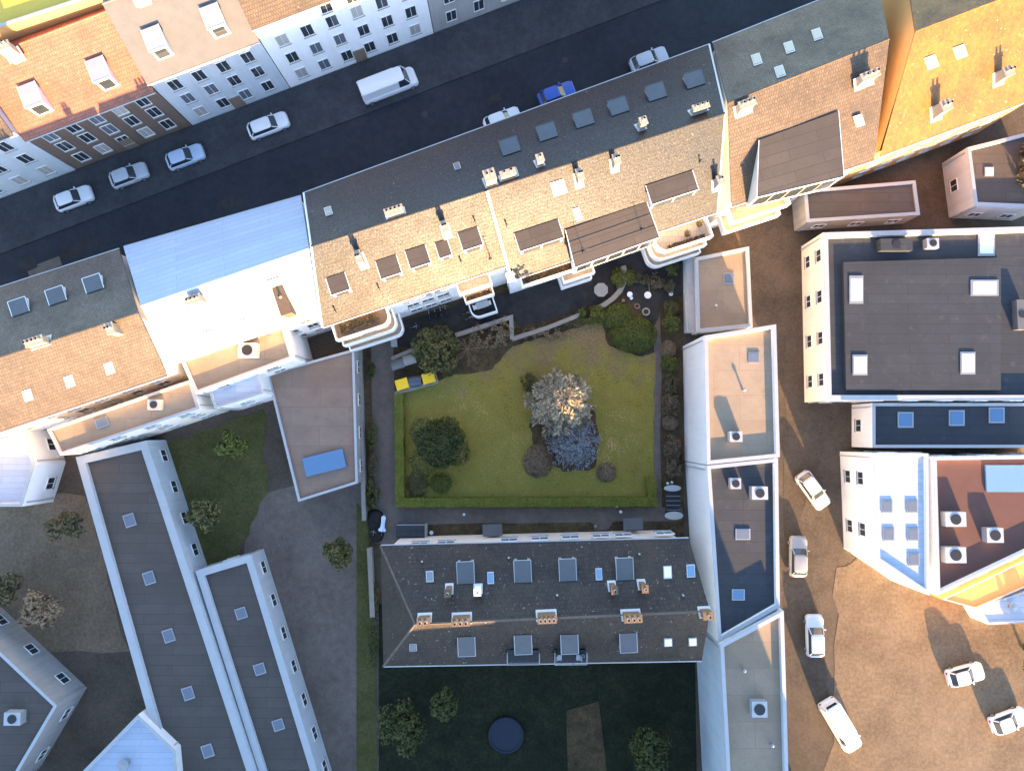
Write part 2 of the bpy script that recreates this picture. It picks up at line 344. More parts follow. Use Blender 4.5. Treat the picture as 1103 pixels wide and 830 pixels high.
# ------------------------------------------------------------------ building helpers
def house(root, NW, NE, SE, SW, RW, RE, wall, roof, over=.45, hipw=False, hipe=False, gw=0.0, ge=0.0, ridge='lead', thick=.16):
    """gable or hip house from its eave corners and ridge ends"""
    b = MB()
    dz = V((0, 0, -thick))
    for pl in ([NW, NE, RE, RW], [SE, SW, RW, RE]): b.solid([p + dz for p in pl], pl)
    if hipw: b.solid([p + dz for p in (SW, NW, RW)], [SW, NW, RW])
    if hipe: b.solid([p + dz for p in (NE, SE, RE)], [NE, SE, RE])
    rf = b.build('roof', roof, root)
    u = (RE - RW); u.z = 0; u.normalize()
    # walls: points pulled in under the eaves
    pn, ps = Plane(NW, NE, RE), Plane(SE, SW, RW)
    def inn(p, toward, k):
        d = toward - p; d.z = 0; return p + d.normalized() * k
    perp = V((-u.y, u.x, 0))
    nw = NW - perp * over + u * (over if hipw else gw); ne = NE - perp * over - u * (over if hipe else ge)
    sw = SW + perp * over + u * (over if hipw else gw); se = SE + perp * over - u * (over if hipe else ge)
    zt = lambda p, pl: min(pl.z(p.x, p.y), RW.z) - thick - .02
    wm = MB()
    A = [V((p.x, p.y, -.2)) for p in (nw, ne, se, sw)]
    T = [V((nw.x, nw.y, zt(nw, pn))), V((ne.x, ne.y, zt(ne, pn))), V((se.x, se.y, zt(se, ps))), V((sw.x, sw.y, zt(sw, ps)))]
    wm.face([A[0], A[1], T[1], T[0]]); wm.face([A[2], A[3], T[3], T[2]])
    def mid(p, r, k):
        q = r + u * k; return V((q.x, q.y, r.z - thick - .02))
    if hipw: wm.face([A[3], A[0], T[0], T[3]])
    else: wm.face([A[3], A[0], T[0], mid(nw, RW, gw), T[3]])
    if hipe: wm.face([A[1], A[2], T[2], T[1]])
    else: wm.face([A[1], A[2], T[2], mid(ne, RE, -ge), T[1]])
    wl = wm.build('wall', wall, root)
    rb = MB()
    segs = [(RW, RE)]
    if hipw: segs += [(RW, NW), (RW, SW)]
    if hipe: segs += [(RE, NE), (RE, SE)]
    for p, q in segs: rb.tube(p + V((0, 0, .0)), q + V((0, 0, .0)), .10, .10, 8)
    rb.build('ridge_cap', ridge, rf)
    for p, q, d in ((NW, NE, perp), (SW, SE, -perp)):
        MB().tube(p + d * .07 + V((0, 0, -.12)), q + d * .07 + V((0, 0, -.12)), .075, .075, 8).build('gutter', 'zinc', root)
    return dict(pn=pn, ps=ps, nw=nw, ne=ne, se=se, sw=sw, u=u, perp=perp, roof=rf, wall=wl, root=root)
def window(root, c, wdt, h, u, out, frame='trim', pane='glass'):
    """upright window centred at c on a wall facing out"""
    c = V(c); f = MB(); t = .05
    for s in (-1, 1):
        f.obox(c + u * s * (wdt / 2 - t / 2) + out * .02, t, .12, h, u, out, Z)
        f.obox(c + Z * s * (h / 2 - t / 2) + out * .02, wdt - 2 * t, .12, t, u, out, Z)
    f.obox(c + out * .02, .035, .10, h - 2 * t, u, out, Z)
    w_ = f.build('window', frame, root)
    MB().obox(c + out * .005, wdt - 2 * t - .01, .03, h - 2 * t - .01, u, out, Z).build('pane', pane, w_)
    MB().obox(c + out * .10 - Z * (h / 2 + .04), wdt + .1, .12, .04, u, out, Z).build('window_sill', 'stone', w_)
    return w_
def dormer(root, pl, c, wpx, dpx, ang, face, drop=.12, wall='trim', top='felt', lift=0.0, win=True, edge='trim'):
    """shed dormer: top outline centred at pixel c; face = +1 front points down the picture, -1 up"""
    a = R(ang); u = V((math.cos(a), -math.sin(a))); v = V((math.sin(a), math.cos(a)))
    c = V((c[0], c[1]))
    bk = [c + u * s * wpx / 2 - v * face * dpx / 2 for s in (-1, 1)]; fr = [c + u * s * wpx / 2 + v * face * dpx / 2 for s in (1, -1)]
    B = [pl.hit(p.x, p.y, .12) for p in bk]; zb = (B[0].z + B[1].z) / 2 + lift
    Fr = [at(p.x, p.y, zb - drop) for p in fr]
    Bk = [V((p.x, p.y, zb)) for p in B]
    return dormer_pts(root, pl, Bk, Fr, wall, top, win, edge)
def dormer_pts(root, pl, Bk, Fr, wall='trim', top='felt', win=True, edge='trim'):
    T = [Bk[0], Bk[1], Fr[0], Fr[1]]
    bot = [V((p.x, p.y, min(pl.z(p.x, p.y), p.z) - .15)) for p in T]
    d = MB().solid(bot, [p - Z * .1 for p in T]).build('dormer', wall, root)
    cen = (T[0] + T[1] + T[2] + T[3]) / 4
    E = []
    for p in T:
        q = p - cen; q.z = 0; E.append(p + q.normalized() * .10)
    MB().solid([p - Z * .098 for p in E], [p + Z * .02 for p in E]).build('dormer_roof', top, d)
    # raised metal edge strips
    eb = MB()
    for p, q in ((E[1], E[2]), (E[2], E[3]), (E[3], E[0])):
        eb.tube(p + Z * .02, q + Z * .02, .035, .035, 6)
    eb.build('dormer_edge', edge, d)
    if win:
        m = (Fr[0] + Fr[1]) / 2; uu = (Fr[0] - Fr[1]); wd = uu.length; uu.z = 0; uu.normalize()
        o = m - (Bk[0] + Bk[1]) / 2; o.z = 0; o = (o - uu * o.dot(uu)).normalized()
        zl = pl.z(m.x, m.y); h = m.z - .12 - zl
        if h > .45:
            c = V((m.x, m.y, zl + h / 2 + .02)) + o * .03
            k = max(1, int(wd / 1.6)); 
            for i in range(k):
                cc = c + uu * ((i + .5) / k - .5) * (wd - .3)
                MB().obox(cc, (wd - .3) / k - .15, .05, h * .72, uu, o, Z).build('dormer_window', 'glass', d)
    return d
def skylight(root, pl, c, wpx, hpx, ang=0, pane='greyglass', frame='metal'):
    a = R(ang); u = V((math.cos(a), -math.sin(a))); v = V((math.sin(a), math.cos(a))); c = V((c[0], c[1]))
    P = [pl.hit(q.x, q.y, .0) for q in (c - u * wpx / 2 - v * hpx / 2, c + u * wpx / 2 - v * hpx / 2, c + u * wpx / 2 + v * hpx / 2, c - u * wpx / 2 + v * hpx / 2)]
    n = pl.n
    f = MB().solid([p - n * .05 for p in P], [p + n * .10 for p in P]).build('skylight', frame, root)
    cen = (P[0] + P[1] + P[2] + P[3]) / 4
    Q = [cen + (p - cen) * .80 for p in P]
    MB().solid([p + n * .06 for p in Q], [p + n * .13 for p in Q]).build('skylight_pane', pane, f)
    return f
def chimney(root, pl, c, w_, d_, h, u, pots=2, body='chimney', flash='zinc', cap='pot', potr=.13, ph=.45, roof=None):
    p = pl.hit(*c) if not isinstance(c, Vector) else c
    up = V((-u.y, u.x, 0))
    ztop = p.z + h
    st = MB().obox(V((p.x, p.y, ztop - (h + .9) / 2)), w_, d_, h + .9, u, up, Z).build('chimney', body, roof or root)
    MB().obox(V((p.x, p.y, ztop + .05)), w_ + .14, d_ + .14, .10, u, up, Z).build('chimney_cap', cap, st)
    # sheet flashing lying on the slope round the stack
    n = pl.n; t = (up - n * up.dot(n)).normalized()
    MB().obox(p + n * .03, w_ + .3, d_ * 1.25 + .35, .08, u, t, n).build('chimney_flashing', flash, st)
    for i in range(pots):
        q = V((p.x, p.y, ztop + .1)) + u * ((i + .5) / pots - .5) * (w_ - .05)
        o = MB().lathe(q, [(potr * 1.1, 0), (potr * .9, .1), (potr * .85, ph), (potr * 1.05, ph + .02), (potr * 1.05, ph + .07)], 10).build('chimney_pot', 'pot', st)
        MB().lathe(q, [(potr * .8, ph + .06), (potr * .8, ph + .085)], 10).build('flue_opening', 'soot', st)
    return st
def ventpipe(root, p, h=.6, r=.07, m='darkmetal'):
    b = MB().tube(p - Z * .3, p + Z * h, r, r, 8); b.lathe(p + Z * h, [(r * 1.7, 0), (r * 1.7, .08), (.01, .16)], 8)
    return b.build('vent_pipe', m, root)
def aerial(root, p, h, m='darkmetal'):
    b = MB().tube(p - Z * .2, p + Z * h, .035, .025, 6)
    b.tube(p + Z * (h - .1) - X * .3, p + Z * (h - .1) + X * .3, .02, .02, 5)
    b.lathe(p - Z * .02, [(.16, 0), (.14, .06), (.04, .12)], 8)
    return b.build('aerial', m, root)

# ------------------------------------------------------------------ ground sheets
sheet('ground', [(-400, -400), (400, -400), (400, 400), (-400, 400)], 'yard', -.06)
# ------------------------------------------------------------------ the two terraced houses north of the garden
RWu, REu = at(335, 265, 15), at(781, 122, 15)
du = (REu - RWu).normalized(); UP = V((-du.y, du.x, 0)); DN = -UP
PN = Plane(RWu, REu, at(545, 128, 10)); PS = Plane(RWu, REu, at(438.5, 321.5, 10))
UANG = math.degrees(math.atan2(du.y, du.x))
def onN(a, b, l=0): return PN.hit(a, b, l)
def onS(a, b, l=0): return PS.hit(a, b, l)
RM = RWu + du * (at(523.5, 204.5, 15) - RWu).dot(du)
def onu(a, b):
    """point of the eave line a-b straight below the dividing wall"""
    t = (RM - a).dot(du) / (b - a).dot(du); return a + (b - a) * t
WS, ES = onu(onS(347, 352), onS(530, 291)), onu(onS(537, 306), onS(773, 228))
NM = onu(onN(327, 208), onN(764, 48))
WEST = dict(NW=onN(327, 208), NE=NM, SE=WS, SW=onS(347, 352), RW=RWu, RE=RM)
EAST = dict(NW=NM, NE=onN(764, 48), SE=onS(773, 228), SW=ES, RW=RM, RE=REu)
hw = thing('terraced_house', 'tiled apartment house with five small flat dormers, west of the fire wall', 'house', (RWu.x + 8, RWu.y, 0), 'terraced apartment houses')
he = thing('terraced_house', 'tiled apartment house with one wide flat grey dormer, east of the fire wall', 'house', (REu.x - 10, REu.y - 3, 0), 'terraced apartment houses')
W = house(hw, **WEST, wall='white', roof='tile_tan', gw=.15, ge=.02, ridge='tile_tan')
E_ = house(he, **EAST, wall='white', roof='tile_tan', gw=.02, ge=.2, ridge='tile_tan')
# fire wall between them, standing a little above the tiles
fw = MB()
def prof(p0, p1, up, th):
    a, b = V(p0), V(p1); t = du * th / 2
    return [a - t - Z * .5, a + t - Z * .5, b + t - Z * .5, b - t - Z * .5], [a - t + Z * up, a + t + Z * up, b + t + Z * up, b - t + Z * up]
r0 = RM + Z * 0; s0 = ES + UP * .1
fw.solid(*prof(r0 + DN * .3 - Z * .24, s0, .62, .20))
fw.build('fire_wall', 'greywall', he)
MB().solid(*[[p + Z * k for p in q] for q, k in ((prof(r0 + DN * .3 - Z * .24, s0, .62, .24)[1], .002), (prof(r0 + DN * .3 - Z * .24, s0, .62, .24)[1], .07))]).build('coping', 'trim', he)
fp = s0 + Z * .3
MB().obox(fp + UP * .15, .75, .75, 1.1, du, UP).build('parapet_pier', 'trim', he)
# white verge boards at the gable ends
for root, r, n_, s_ in ((hw, RWu, WEST['NW'], WEST['SW']), (he, REu, EAST['NE'], EAST['SE'])):
    vb = MB()
    for e in (n_, s_):
        vb.tube(r + Z * .0, e + Z * .0, .09, .09, 6)
    vb.build('verge', 'trim', root)
# north-slope dormers, seen from above
for c in ((549, 157), (589, 141.5), (628.5, 127.5), (666, 114), (706.5, 98.5), (748, 85)):
    dormer(he, PN, c, 18, 15, UANG, -1, drop=.25, wall='zinc', top='lead', edge='lead')
# south-slope flat dormers
for c, wd, dp in (((364, 305.5), 20, 18), ((418.5, 287.5), 22, 19), ((450, 276.5), 21.5, 19), ((477.5, 268), 13, 16), ((506.5, 257), 21, 19)):
    dormer(hw, PS, c, wd, dp, UANG, 1, drop=.12)
dormer(he, PS, (580.5, 253.5), 48, 20, UANG, 1, drop=.12)
dormer(he, PS, (724, 202), 51, 21, UANG, 1, drop=.12)
B0, B1 = onS(610, 248, .12), onS(696, 218, .12); zb = (B0.z + B1.z) / 2
bd = dormer_pts(he, PS, [V((B0.x, B0.y, zb)), V((B1.x, B1.y, zb))], [at(709.5, 255.5, zb - .4), at(620, 287.5, zb - .4)], wall='white')
fu = du
for k in range(4):
    q = at(633 + k * 21, 284.5 - k * 7.2, zb - .4); 
for a in ((636.5, 262), (670.5, 250.5)): pass
for p in (at(628.5, 271, zb - .2), at(691.5, 247.5, zb - .2)): aerial(bd, p, 1.15, 'darkmetal')
# felt seams on the wide flat dormer
for k in (.33, .66):
    p = V((B0.x, B0.y, zb)).lerp(at(620, 287.5, zb - .4), k); q = V((B1.x, B1.y, zb)).lerp(at(709.5, 255.5, zb - .4), k)
    MB().tube(p + Z * .025, q + Z * .025, .035, .035, 5).build('felt_seam', 'feltdark', bd)
# skylights
for c, a, b, pn_, r_ in (((601.5, 202), 15, 15, 'opaquewhite', he), ((622, 230.5), 7, 14, 'opaquewhite', he)): skylight(r_, PS, c, a, b, UANG, pn_, 'trim')
for c, a, b, r_ in (((354, 228), 8, 9, hw), ((492.5, 179.5), 7, 7, hw), ((554.5, 186.5), 7, 10, he)): skylight(r_, PN, c, a, b, UANG, 'greyglass', 'metal')
# chimneys
ch = lambda root, pl, c, w_, d_, h, pots, **k: chimney(root, pl, c, w_, d_, h, du, pots, **k)
ch(hw, PN, (426, 230), 1.55, .55, .9, 4)
ch(hw, PS, (390, 281), .5, 1.0, 1.6, 2, flash='trim'); ch(hw, PS, (480.5, 249), .5, .9, 1.5, 2, flash='trim')
ch(he, PN, (528, 196), .9, .9, 1.7, 2); ch(he, PN, (547, 190.5), 1.3, .45, 1.0, 2)
ch(he, PN, (581, 176), .55, .6, 1.3, 1); ch(he, PN, (690, 137), .55, .6, 1.3, 1); ch(he, PN, (752, 119.5), 1.4, .45, .9, 3)
ch(he, PS, (623, 194), .5, .9, 1.5, 2, flash='trim'); ch(he, PS, (661.5, 178), .5, .8, 1.5, 2, flash='trim')
ch(he, PS, (771, 199.5), .55, .7, 1.5, 1, body='greywall', flash='trim')
for r_, c in ((hw, (409, 312)), (hw, (497, 283)), (he, (546, 244)), (he, (753.5, 175)), (hw, (512, 240)), (hw, (362, 336))): ventpipe(r_, onS(*c), .5, .06)
aerial(hw, onS(528, 278), 2.0)
# snow-guard line / lighter eave courses are part of the roof; windows on the garden fronts
def facade(root, p0, p1, out, rows, n, skip=(), h=1.35, wd=1.25, rmargin=.8):
    L = (p1 - p0).length; u = (p1 - p0).normalized()
    for z in rows:
        for i in range(n):
            if (i, z) in skip: continue
            c = p0 + u * (rmargin + (i + .5) * (L - 2 * rmargin) / n); c = V((c.x, c.y, z)) + out * .005
            window(root, c, wd, h, u, out)
fl = lambda p: V((p.x, p.y, 0))
w0, w1 = fl(W['sw']), fl(W['se']); e0, e1 = fl(E_['sw']), fl(E_['se'])
facade(hw, w0 + du * 6.6, w0 + du * 13.0, DN, (2.0, 4.9, 7.8), 3, wd=1.3)
facade(he, e0 + du * .8, e0 + du * 4.8, DN, (2.0, 4.9), 2, wd=1.3)
facade(he, e0 + du * 8.6, e0 + du * 14.3, DN, (2.0, 4.9, 7.4), 3, wd=1.4)
# balconies
def balcony(root, o, u, out, L, D, z, par=1.0, r=.9, wall='white', floor='terrace', roundw=False, rounde=False, item=None):
    """slab with a solid parapet; its outer corners are rounded where asked"""
    def outline(k, zz):
        pts = [o + u * k]
        n = 6
        if roundw:
            for i in range(n + 1):
                a = R(180 + 90 * i / n); pts.append(o + u * (r + (r - k) * math.cos(a)) + out * (D - r - (r - k) * math.sin(a)))
        else: pts.append(o + u * k + out * (D - k))
        if rounde:
            for i in range(n + 1):
                a = R(-90 + 90 * i / n); pts.append(o + u * (L - r + (r - k) * math.cos(a)) + out * (D - r - (r - k) * math.sin(a)))
        else: pts.append(o + u * (L - k) + out * (D - k))
        pts.append(o + u * (L - k))
        return [V((p.x, p.y, zz)) for p in pts]
    b = MB().solid(outline(0, z - .2), outline(0, z)).build('balcony', wall, root)
    MB().solid(outline(.11, z + .004), outline(.11, z + .03)).build('balcony_floor', floor, b)
    ou, iv = outline(0, z), outline(.10, z); m = MB(); cp = MB()
    oc, ic = outline(-.02, z), outline(.12, z)
    for k in range(len(ou) - 1):
        m.solid([ou[k], ou[k + 1], iv[k + 1], iv[k]], [p + Z * par for p in (ou[k], ou[k + 1], iv[k + 1], iv[k])])
        cp.solid([p + Z * (par + .002) for p in (oc[k], oc[k + 1], ic[k + 1], ic[k])], [p + Z * (par + .05) for p in (oc[k], oc[k + 1], ic[k + 1], ic[k])])
    m.build('parapet', wall, b); cp.build('coping', 'trim', b)
    return b
bw = w0 + du * .5 + DN * .01
balcony(hw, bw, du, DN, 5.5, 1.9, 8.0, .9, rounde=True, floor='gravel'); balcony(hw, bw + du * .0, du, DN, 5.7, 2.1, 5.3, .95, rounde=True); balcony(hw, bw, du, DN, 5.9, 2.3, 2.6, .95, rounde=True)
bm_ = w0 + du * 13.0 + DN * .01
balcony(hw, bm_, du, DN, 3.3, 1.3, 8.1, .9, floor='terrace'); balcony(hw, bm_ + du * .3, du, DN, 3.0, 1.8, 5.4, .95); bt = balcony(hw, bm_ + du * .5, du, DN, 2.7, 2.9, 1.6, .9, roundw=True, floor='paving')
be = e0 + du * .9 + DN * .01
balcony(he, be, du, DN, 7.3, 1.2, 7.3, .9, floor='gravel'); balcony(he, be + du * 4.2, du, DN, 3.3, 1.7, 5.0, .95); balcony(he, be + du * 4.2, du, DN, 3.3, 1.7, 2.3, .95)
bx_ = e0 + du * 14.4 + DN * .01
for z, d_ in ((7.4, 2.3), (4.9, 2.5), (2.4, 2.65)):
    balcony(he, bx_, du, DN, 5.6, d_, z, .9, r=1.1, roundw=True)

# ------------------------------------------------------------------ the slate-roofed house south of the garden
RWl, REl = at(447, 672, 13.8), at(765, 658, 13.8)
dl = (REl - RWl).normalized(); UL = V((-dl.y, dl.x, 0))
QN = Plane(RWl, REl, at(576, 584, 9.5)); QS = Plane(RWl, REl, at(584, 714, 9.5))
LANG = math.degrees(math.atan2(dl.y, dl.x))
hs = thing('slate_house', 'long dark slate-roofed apartment house south of the lawn, hipped at its west end', 'house', (2.5, -15.8, 0))
S_ = house(hs, QN.hit(410, 588), QN.hit(742, 580), QS.hit(756, 711), QS.hit(413, 717), RWl, REl, 'cream', 'tile_slate', over=.5, hipw=True, ge=.15, ridge='ridgetile')
QH = Plane(QN.hit(410, 588), QS.hit(413, 717), RWl)
for c in ((501.5, 616.5), (563, 615), (611.5, 613.5), (673, 612.5)):
    dormer(hs, QN, c, 17, 22, LANG, -1, drop=.10, wall='zinc', top='lead', edge='zinc')
d_s = [dormer(hs, QS, c, 17, 19, LANG, 1, drop=.10, wall='zinc', top='lead', edge='zinc') for c in ((502.5, 696), (563.5, 694), (613.5, 693.5), (677, 692))]
for c, a, b, p_ in (((463, 621), 8, 12, 'greyglass'), ((528.5, 622.5), 7, 13, 'skyblueglass'), ((645, 618.5), 7, 13, 'skyblueglass'), ((719, 616.5), 9, 14, 'opaquewhite'), ((744, 615), 9, 14, 'skyblueglass')):
    skylight(hs, QN, c, a, b, LANG, p_, 'metal')
for c, a, b, p_ in (((445, 696), 8, 8, 'greyglass'), ((719.5, 690.5), 9, 9, 'opaquewhite'), ((746, 690), 9, 9, 'opaquewhite')):
    skylight(hs, QS, c, a, b, LANG, p_, 'metal')
cl = lambda pl, c, w_, d_, h, pots, **k: chimney(hs, pl, c, w_, d_, h, dl, pots, **k)
for c, w_, n_, h in (((457.5, 666), .95, 2, 1.0), ((497.5, 665.5), 1.45, 3, 1.3), ((588.5, 662.5), 1.5, 4, 1.3), ((679.5, 662), 1.4, 3, 1.2), ((759, 659), .8, 1, 1.2)):
    cl(QN, c, w_, .55, h, n_, body='brick', flash='zinc', cap='brick')
for c, b_ in (((484, 634), 'brick'), ((659, 631), 'brick'), ((691, 629.5), 'brick')): cl(QN, c, .45, .55, 1.7, 1, body=b_, potr=.11, ph=.3, cap='brick')
cl(QN, (515, 634), .5, .5, 1.3, 1, body='trim', flash='zinc', cap='trim', potr=.08, ph=.12)
for c in ((455, 604), (548, 600), (688, 596), (600, 640), (735, 640)): ventpipe(hs, QN.hit(*c), .3, .06, 'metal')
# garden front
g0, g1 = fl(S_['nw']), fl(S_['ne'])
L = (g1 - g0).length
for z in (5.6,):
    for i, x in enumerate((2.6, 5.2, 11.4, 14.4, 17.4, 20.4, 22.6, 26.6)):
        window(hs, V((g0.x, g0.y, z)) + dl * x + UL * .005, 1.7, 1.9, dl, UL, pane='greyglass')
for x in (9.7, 24.1):
    d = MB().obox(g0 + dl * x + UL * .02 + Z * 1.1, 1.2, .12, 2.2, dl, UL).build('door', 'wood', hs)
    MB().obox(g0 + dl * x + UL * .62 + Z * 2.6, 2.0, 1.2, .14, dl, UL).build('porch_roof', 'lead', hs)
    MB().obox(g0 + dl * x + UL * .09 + Z * 1.05 + dl * .45, .06, .06, .2, dl, UL).build('door_handle', 'metal', d)
# roof terraces cut in front of two south dormers
for (cx, w_, d_) in (((563.5, 704), 34, 0), ((614, 702.5), 34, 1)):
    a = QS.hit(cx[0] - w_ / 2, 699); b = QS.hit(cx[0] + w_ / 2, 699); zt = (a.z + b.z) / 2 + .15
    f0 = at(cx[0] - w_ / 2, 712, zt); f1 = at(cx[0] + w_ / 2, 711.5, zt)
    tr = MB().solid([V((p.x, p.y, zt - 1.6)) for p in (a, b, f1, f0)], [V((p.x, p.y, zt)) for p in (a, b, f1, f0)]).build('roof_terrace', 'feltdark', hs)
    rl = MB()
    for p, q in ((V((a.x, a.y, zt)), f0), (f0, f1), (f1, V((b.x, b.y, zt)))):
        rl.tube(p + Z * .95, q + Z * .95, .045, .045, 6); rl.tube(p + Z * .5, q + Z * .5, .02, .02, 5)
        n_ = max(2, int((q - p).length / .5))
        for k in range(n_ + 1):
            s = p.lerp(q, k / n_); rl.tube(s, s + Z * .95, .022, .022, 5)
    rl.build('railing', 'metal', tr)
    hs_front = (zt, f0, f1)
    if d_:
        TZ, TF0, TF1 = zt, f0, f1

# ------------------------------------------------------------------ garden ground
sheet('soil', px([(390, 345), (735, 255), (737, 590), (392, 590)]), 'soil', -.03)
sheet('drive', px([(399, 352), (423, 348), (425, 420), (428, 560), (430, 585), (404, 585), (405, 560), (401, 450)]), 'asphalt', .0)
sheet('terrace', px([(421, 372), (418, 350), (530, 318), (640, 290), (672, 275), (672, 292), (668, 306), (655, 320), (640, 332), (560, 352), (551, 341), (490, 361), (452, 376)]), 'paving', .0)
sheet('patio', px([(673, 275), (734, 255), (734, 318), (712, 330), (704, 352), (690, 330), (672, 318), (668, 300)]), 'paving', .004)
sheet('path', px([(424, 546), (570, 546), (707, 546), (735, 546), (735, 560), (714, 562), (660, 562), (655, 570), (640, 571), (640, 564), (520, 563), (428, 566)]), 'asphalt', .004)
sheet('garden_path', px([(704, 352), (711, 340), (713, 400), (711, 470), (713, 548), (706, 548), (704, 470), (705, 400)]), 'asphalt', .006)
rnd = random.Random(3)
def wob(pts, k=1.2, n=6):
    out = []
    for a, b in zip(pts, pts[1:] + pts[:1]):
        for i in range(n):
            t = i / n; out.append((a[0] + (b[0] - a[0]) * t + rnd.uniform(-k, k), a[1] + (b[1] - a[1]) * t + rnd.uniform(-k, k)))
    return out
lawn = wob([(434, 424), (462, 412), (490, 404), (530, 398), (552, 372), (580, 364), (625, 352), (648, 344), (655, 372), (690, 384), (706, 380), (704, 470), (706, 546), (575, 546), (428, 546), (428, 440)], 1.0, 6)
sheet('lawn', px(lawn), 'grass', .012)
sheet('flower_bed', px(wob([(573, 436), (585, 428), (600, 440), (640, 440), (646, 470), (640, 505), (606, 508), (592, 498), (577, 486), (571, 460)], 1.5, 4)), 'soil', .024)
sheet('soil_strip', px([(455, 575), (455, 565), (637, 562), (637, 573)]), 'soil', .012)
sheet('soil_strip', px([(663, 571), (663, 561), (716, 561), (716, 569)]), 'soil', .012)
# ------------------------------------------------------------------ planting helpers
def rdir(r):
    while True:
        d = V((r.uniform(-1, 1), r.uniform(-1, 1), r.uniform(-1, 1)))
        if .05 < d.length < 1: return d.normalized()
def crown(mb, c, rx, ry, rz, n, L, Wd, seed, lump=.22, freq=2.2, gap=-.28, inner=.55, low=-.25, up=.35):
    r = random.Random(seed); c = V(c); k = 0; off = V((seed * 3.1, seed * 1.7, 0))
    while k < n:
        d = rdir(r)
        if d.z < low: continue
        rad = (inner + (1 - inner) * r.random() ** .5) * (1 + lump * noise.noise(d * freq + off) * 1.6)
        p = c + V((d.x * rx, d.y * ry, d.z * rz)) * rad; k += 1
        if noise.noise(p * 1.6 + off) < gap: continue
        nr = (d + rdir(r) * .8 + Z * up).normalized()
        s = r.uniform(.7, 1.25); mb.leaf(p, nr, L * s, Wd * s, r.uniform(0, 6.28))
    return mb
def stems(mb, base, top, n, spread, r0, seed):
    r = random.Random(seed); base = V(base)
    for i in range(n):
        a = 6.283 * (i + r.random() * .6) / n; e = base + V((math.cos(a) * spread * r.uniform(.5, 1), math.sin(a) * spread * r.uniform(.5, 1), top * r.uniform(.7, 1)))
        m = base.lerp(e, .5) + Z * top * .12 
        mb.tube(base, m, r0, r0 * .7, 6); mb.tube(m, e, r0 * .7, r0 * .3, 5)
    return mb
def shrub(name, label, pxy, rx, ry, h, n, m, L=.22, Wd=.13, seed=1, cat='shrub', group=None, trunk=.5, base=None, lobes=0, **k):
    b = base if base is not None else at(pxy[0], pxy[1], 0)
    t = thing(name, label, cat, (b.x, b.y, b.z), group)
    mb = MB(); q_ = random.Random(seed + 9)
    if lobes:
        crown(mb, b + Z * h * trunk, rx * .8, ry * .8, h * (1 - trunk), n // 2, L, Wd, seed, **k)
        for i in range(lobes):
            a = 6.283 * i / lobes + q_.random() * .7; f = q_.uniform(.5, .8); g_ = q_.uniform(.35, .5)
            crown(mb, b + V((math.cos(a) * rx * f, math.sin(a) * ry * f, h * trunk + h * (1 - trunk) * q_.uniform(0, .5))), rx * g_, ry * g_, h * (1 - trunk) * g_ * 1.2, n // (2 * lobes), L, Wd, seed + i, **k)
    else: crown(mb, b + Z * h * trunk, rx, ry, h * (1 - trunk), n, L, Wd, seed, **k)
    mb.build('foliage', m, t, norm=False)
    stems(MB(), b - Z * .1, h * .7, 5, min(rx, ry) * .5, .05, seed).build('stem', 'bark', t)
    return t
def tree(name, label, b, h, rx, ry, crownz, crownh, n, m, L, Wd, seed, cat='tree', group=None, bark='bark', tr=.18, **k):
    b = V(b); t = thing(name, label, cat, b, group); cm = MB(); q_ = random.Random(seed + 5)
    crown(cm, b + Z * crownz, rx * .75, ry * .75, crownh, n // 2, L, Wd, seed, low=-.7, **k)
    for i in range(7):
        a = 6.283 * i / 7 + q_.random() * .8; f = q_.uniform(.5, .95); g_ = q_.uniform(.32, .58)
        crown(cm, b + V((math.cos(a) * rx * f, math.sin(a) * ry * f, crownz + crownh * q_.uniform(-.3, .5))), rx * g_, ry * g_, crownh * g_ * 1.1, n // 9, L, Wd, seed + i, low=-.7, **k)
    cm.build('crown', m, t, norm=False)
    mb = MB(); mb.tube(b - Z * .2, b + Z * crownz * .6, tr, tr * .7, 8)
    r = random.Random(seed)
    for i in range(7):
        a = 6.283 * i / 7 + r.random(); e = b + V((math.cos(a) * rx * .7, math.sin(a) * ry * .7, crownz + crownh * r.uniform(-.2, .6)))
        m_ = (b + Z * crownz * .6).lerp(e, .5) + Z * .3
        mb.tube(b + Z * crownz * .6, m_, tr * .5, tr * .3, 6); mb.tube(m_, e, tr * .3, tr * .1, 5)
    mb.build('trunk', bark, t); return t
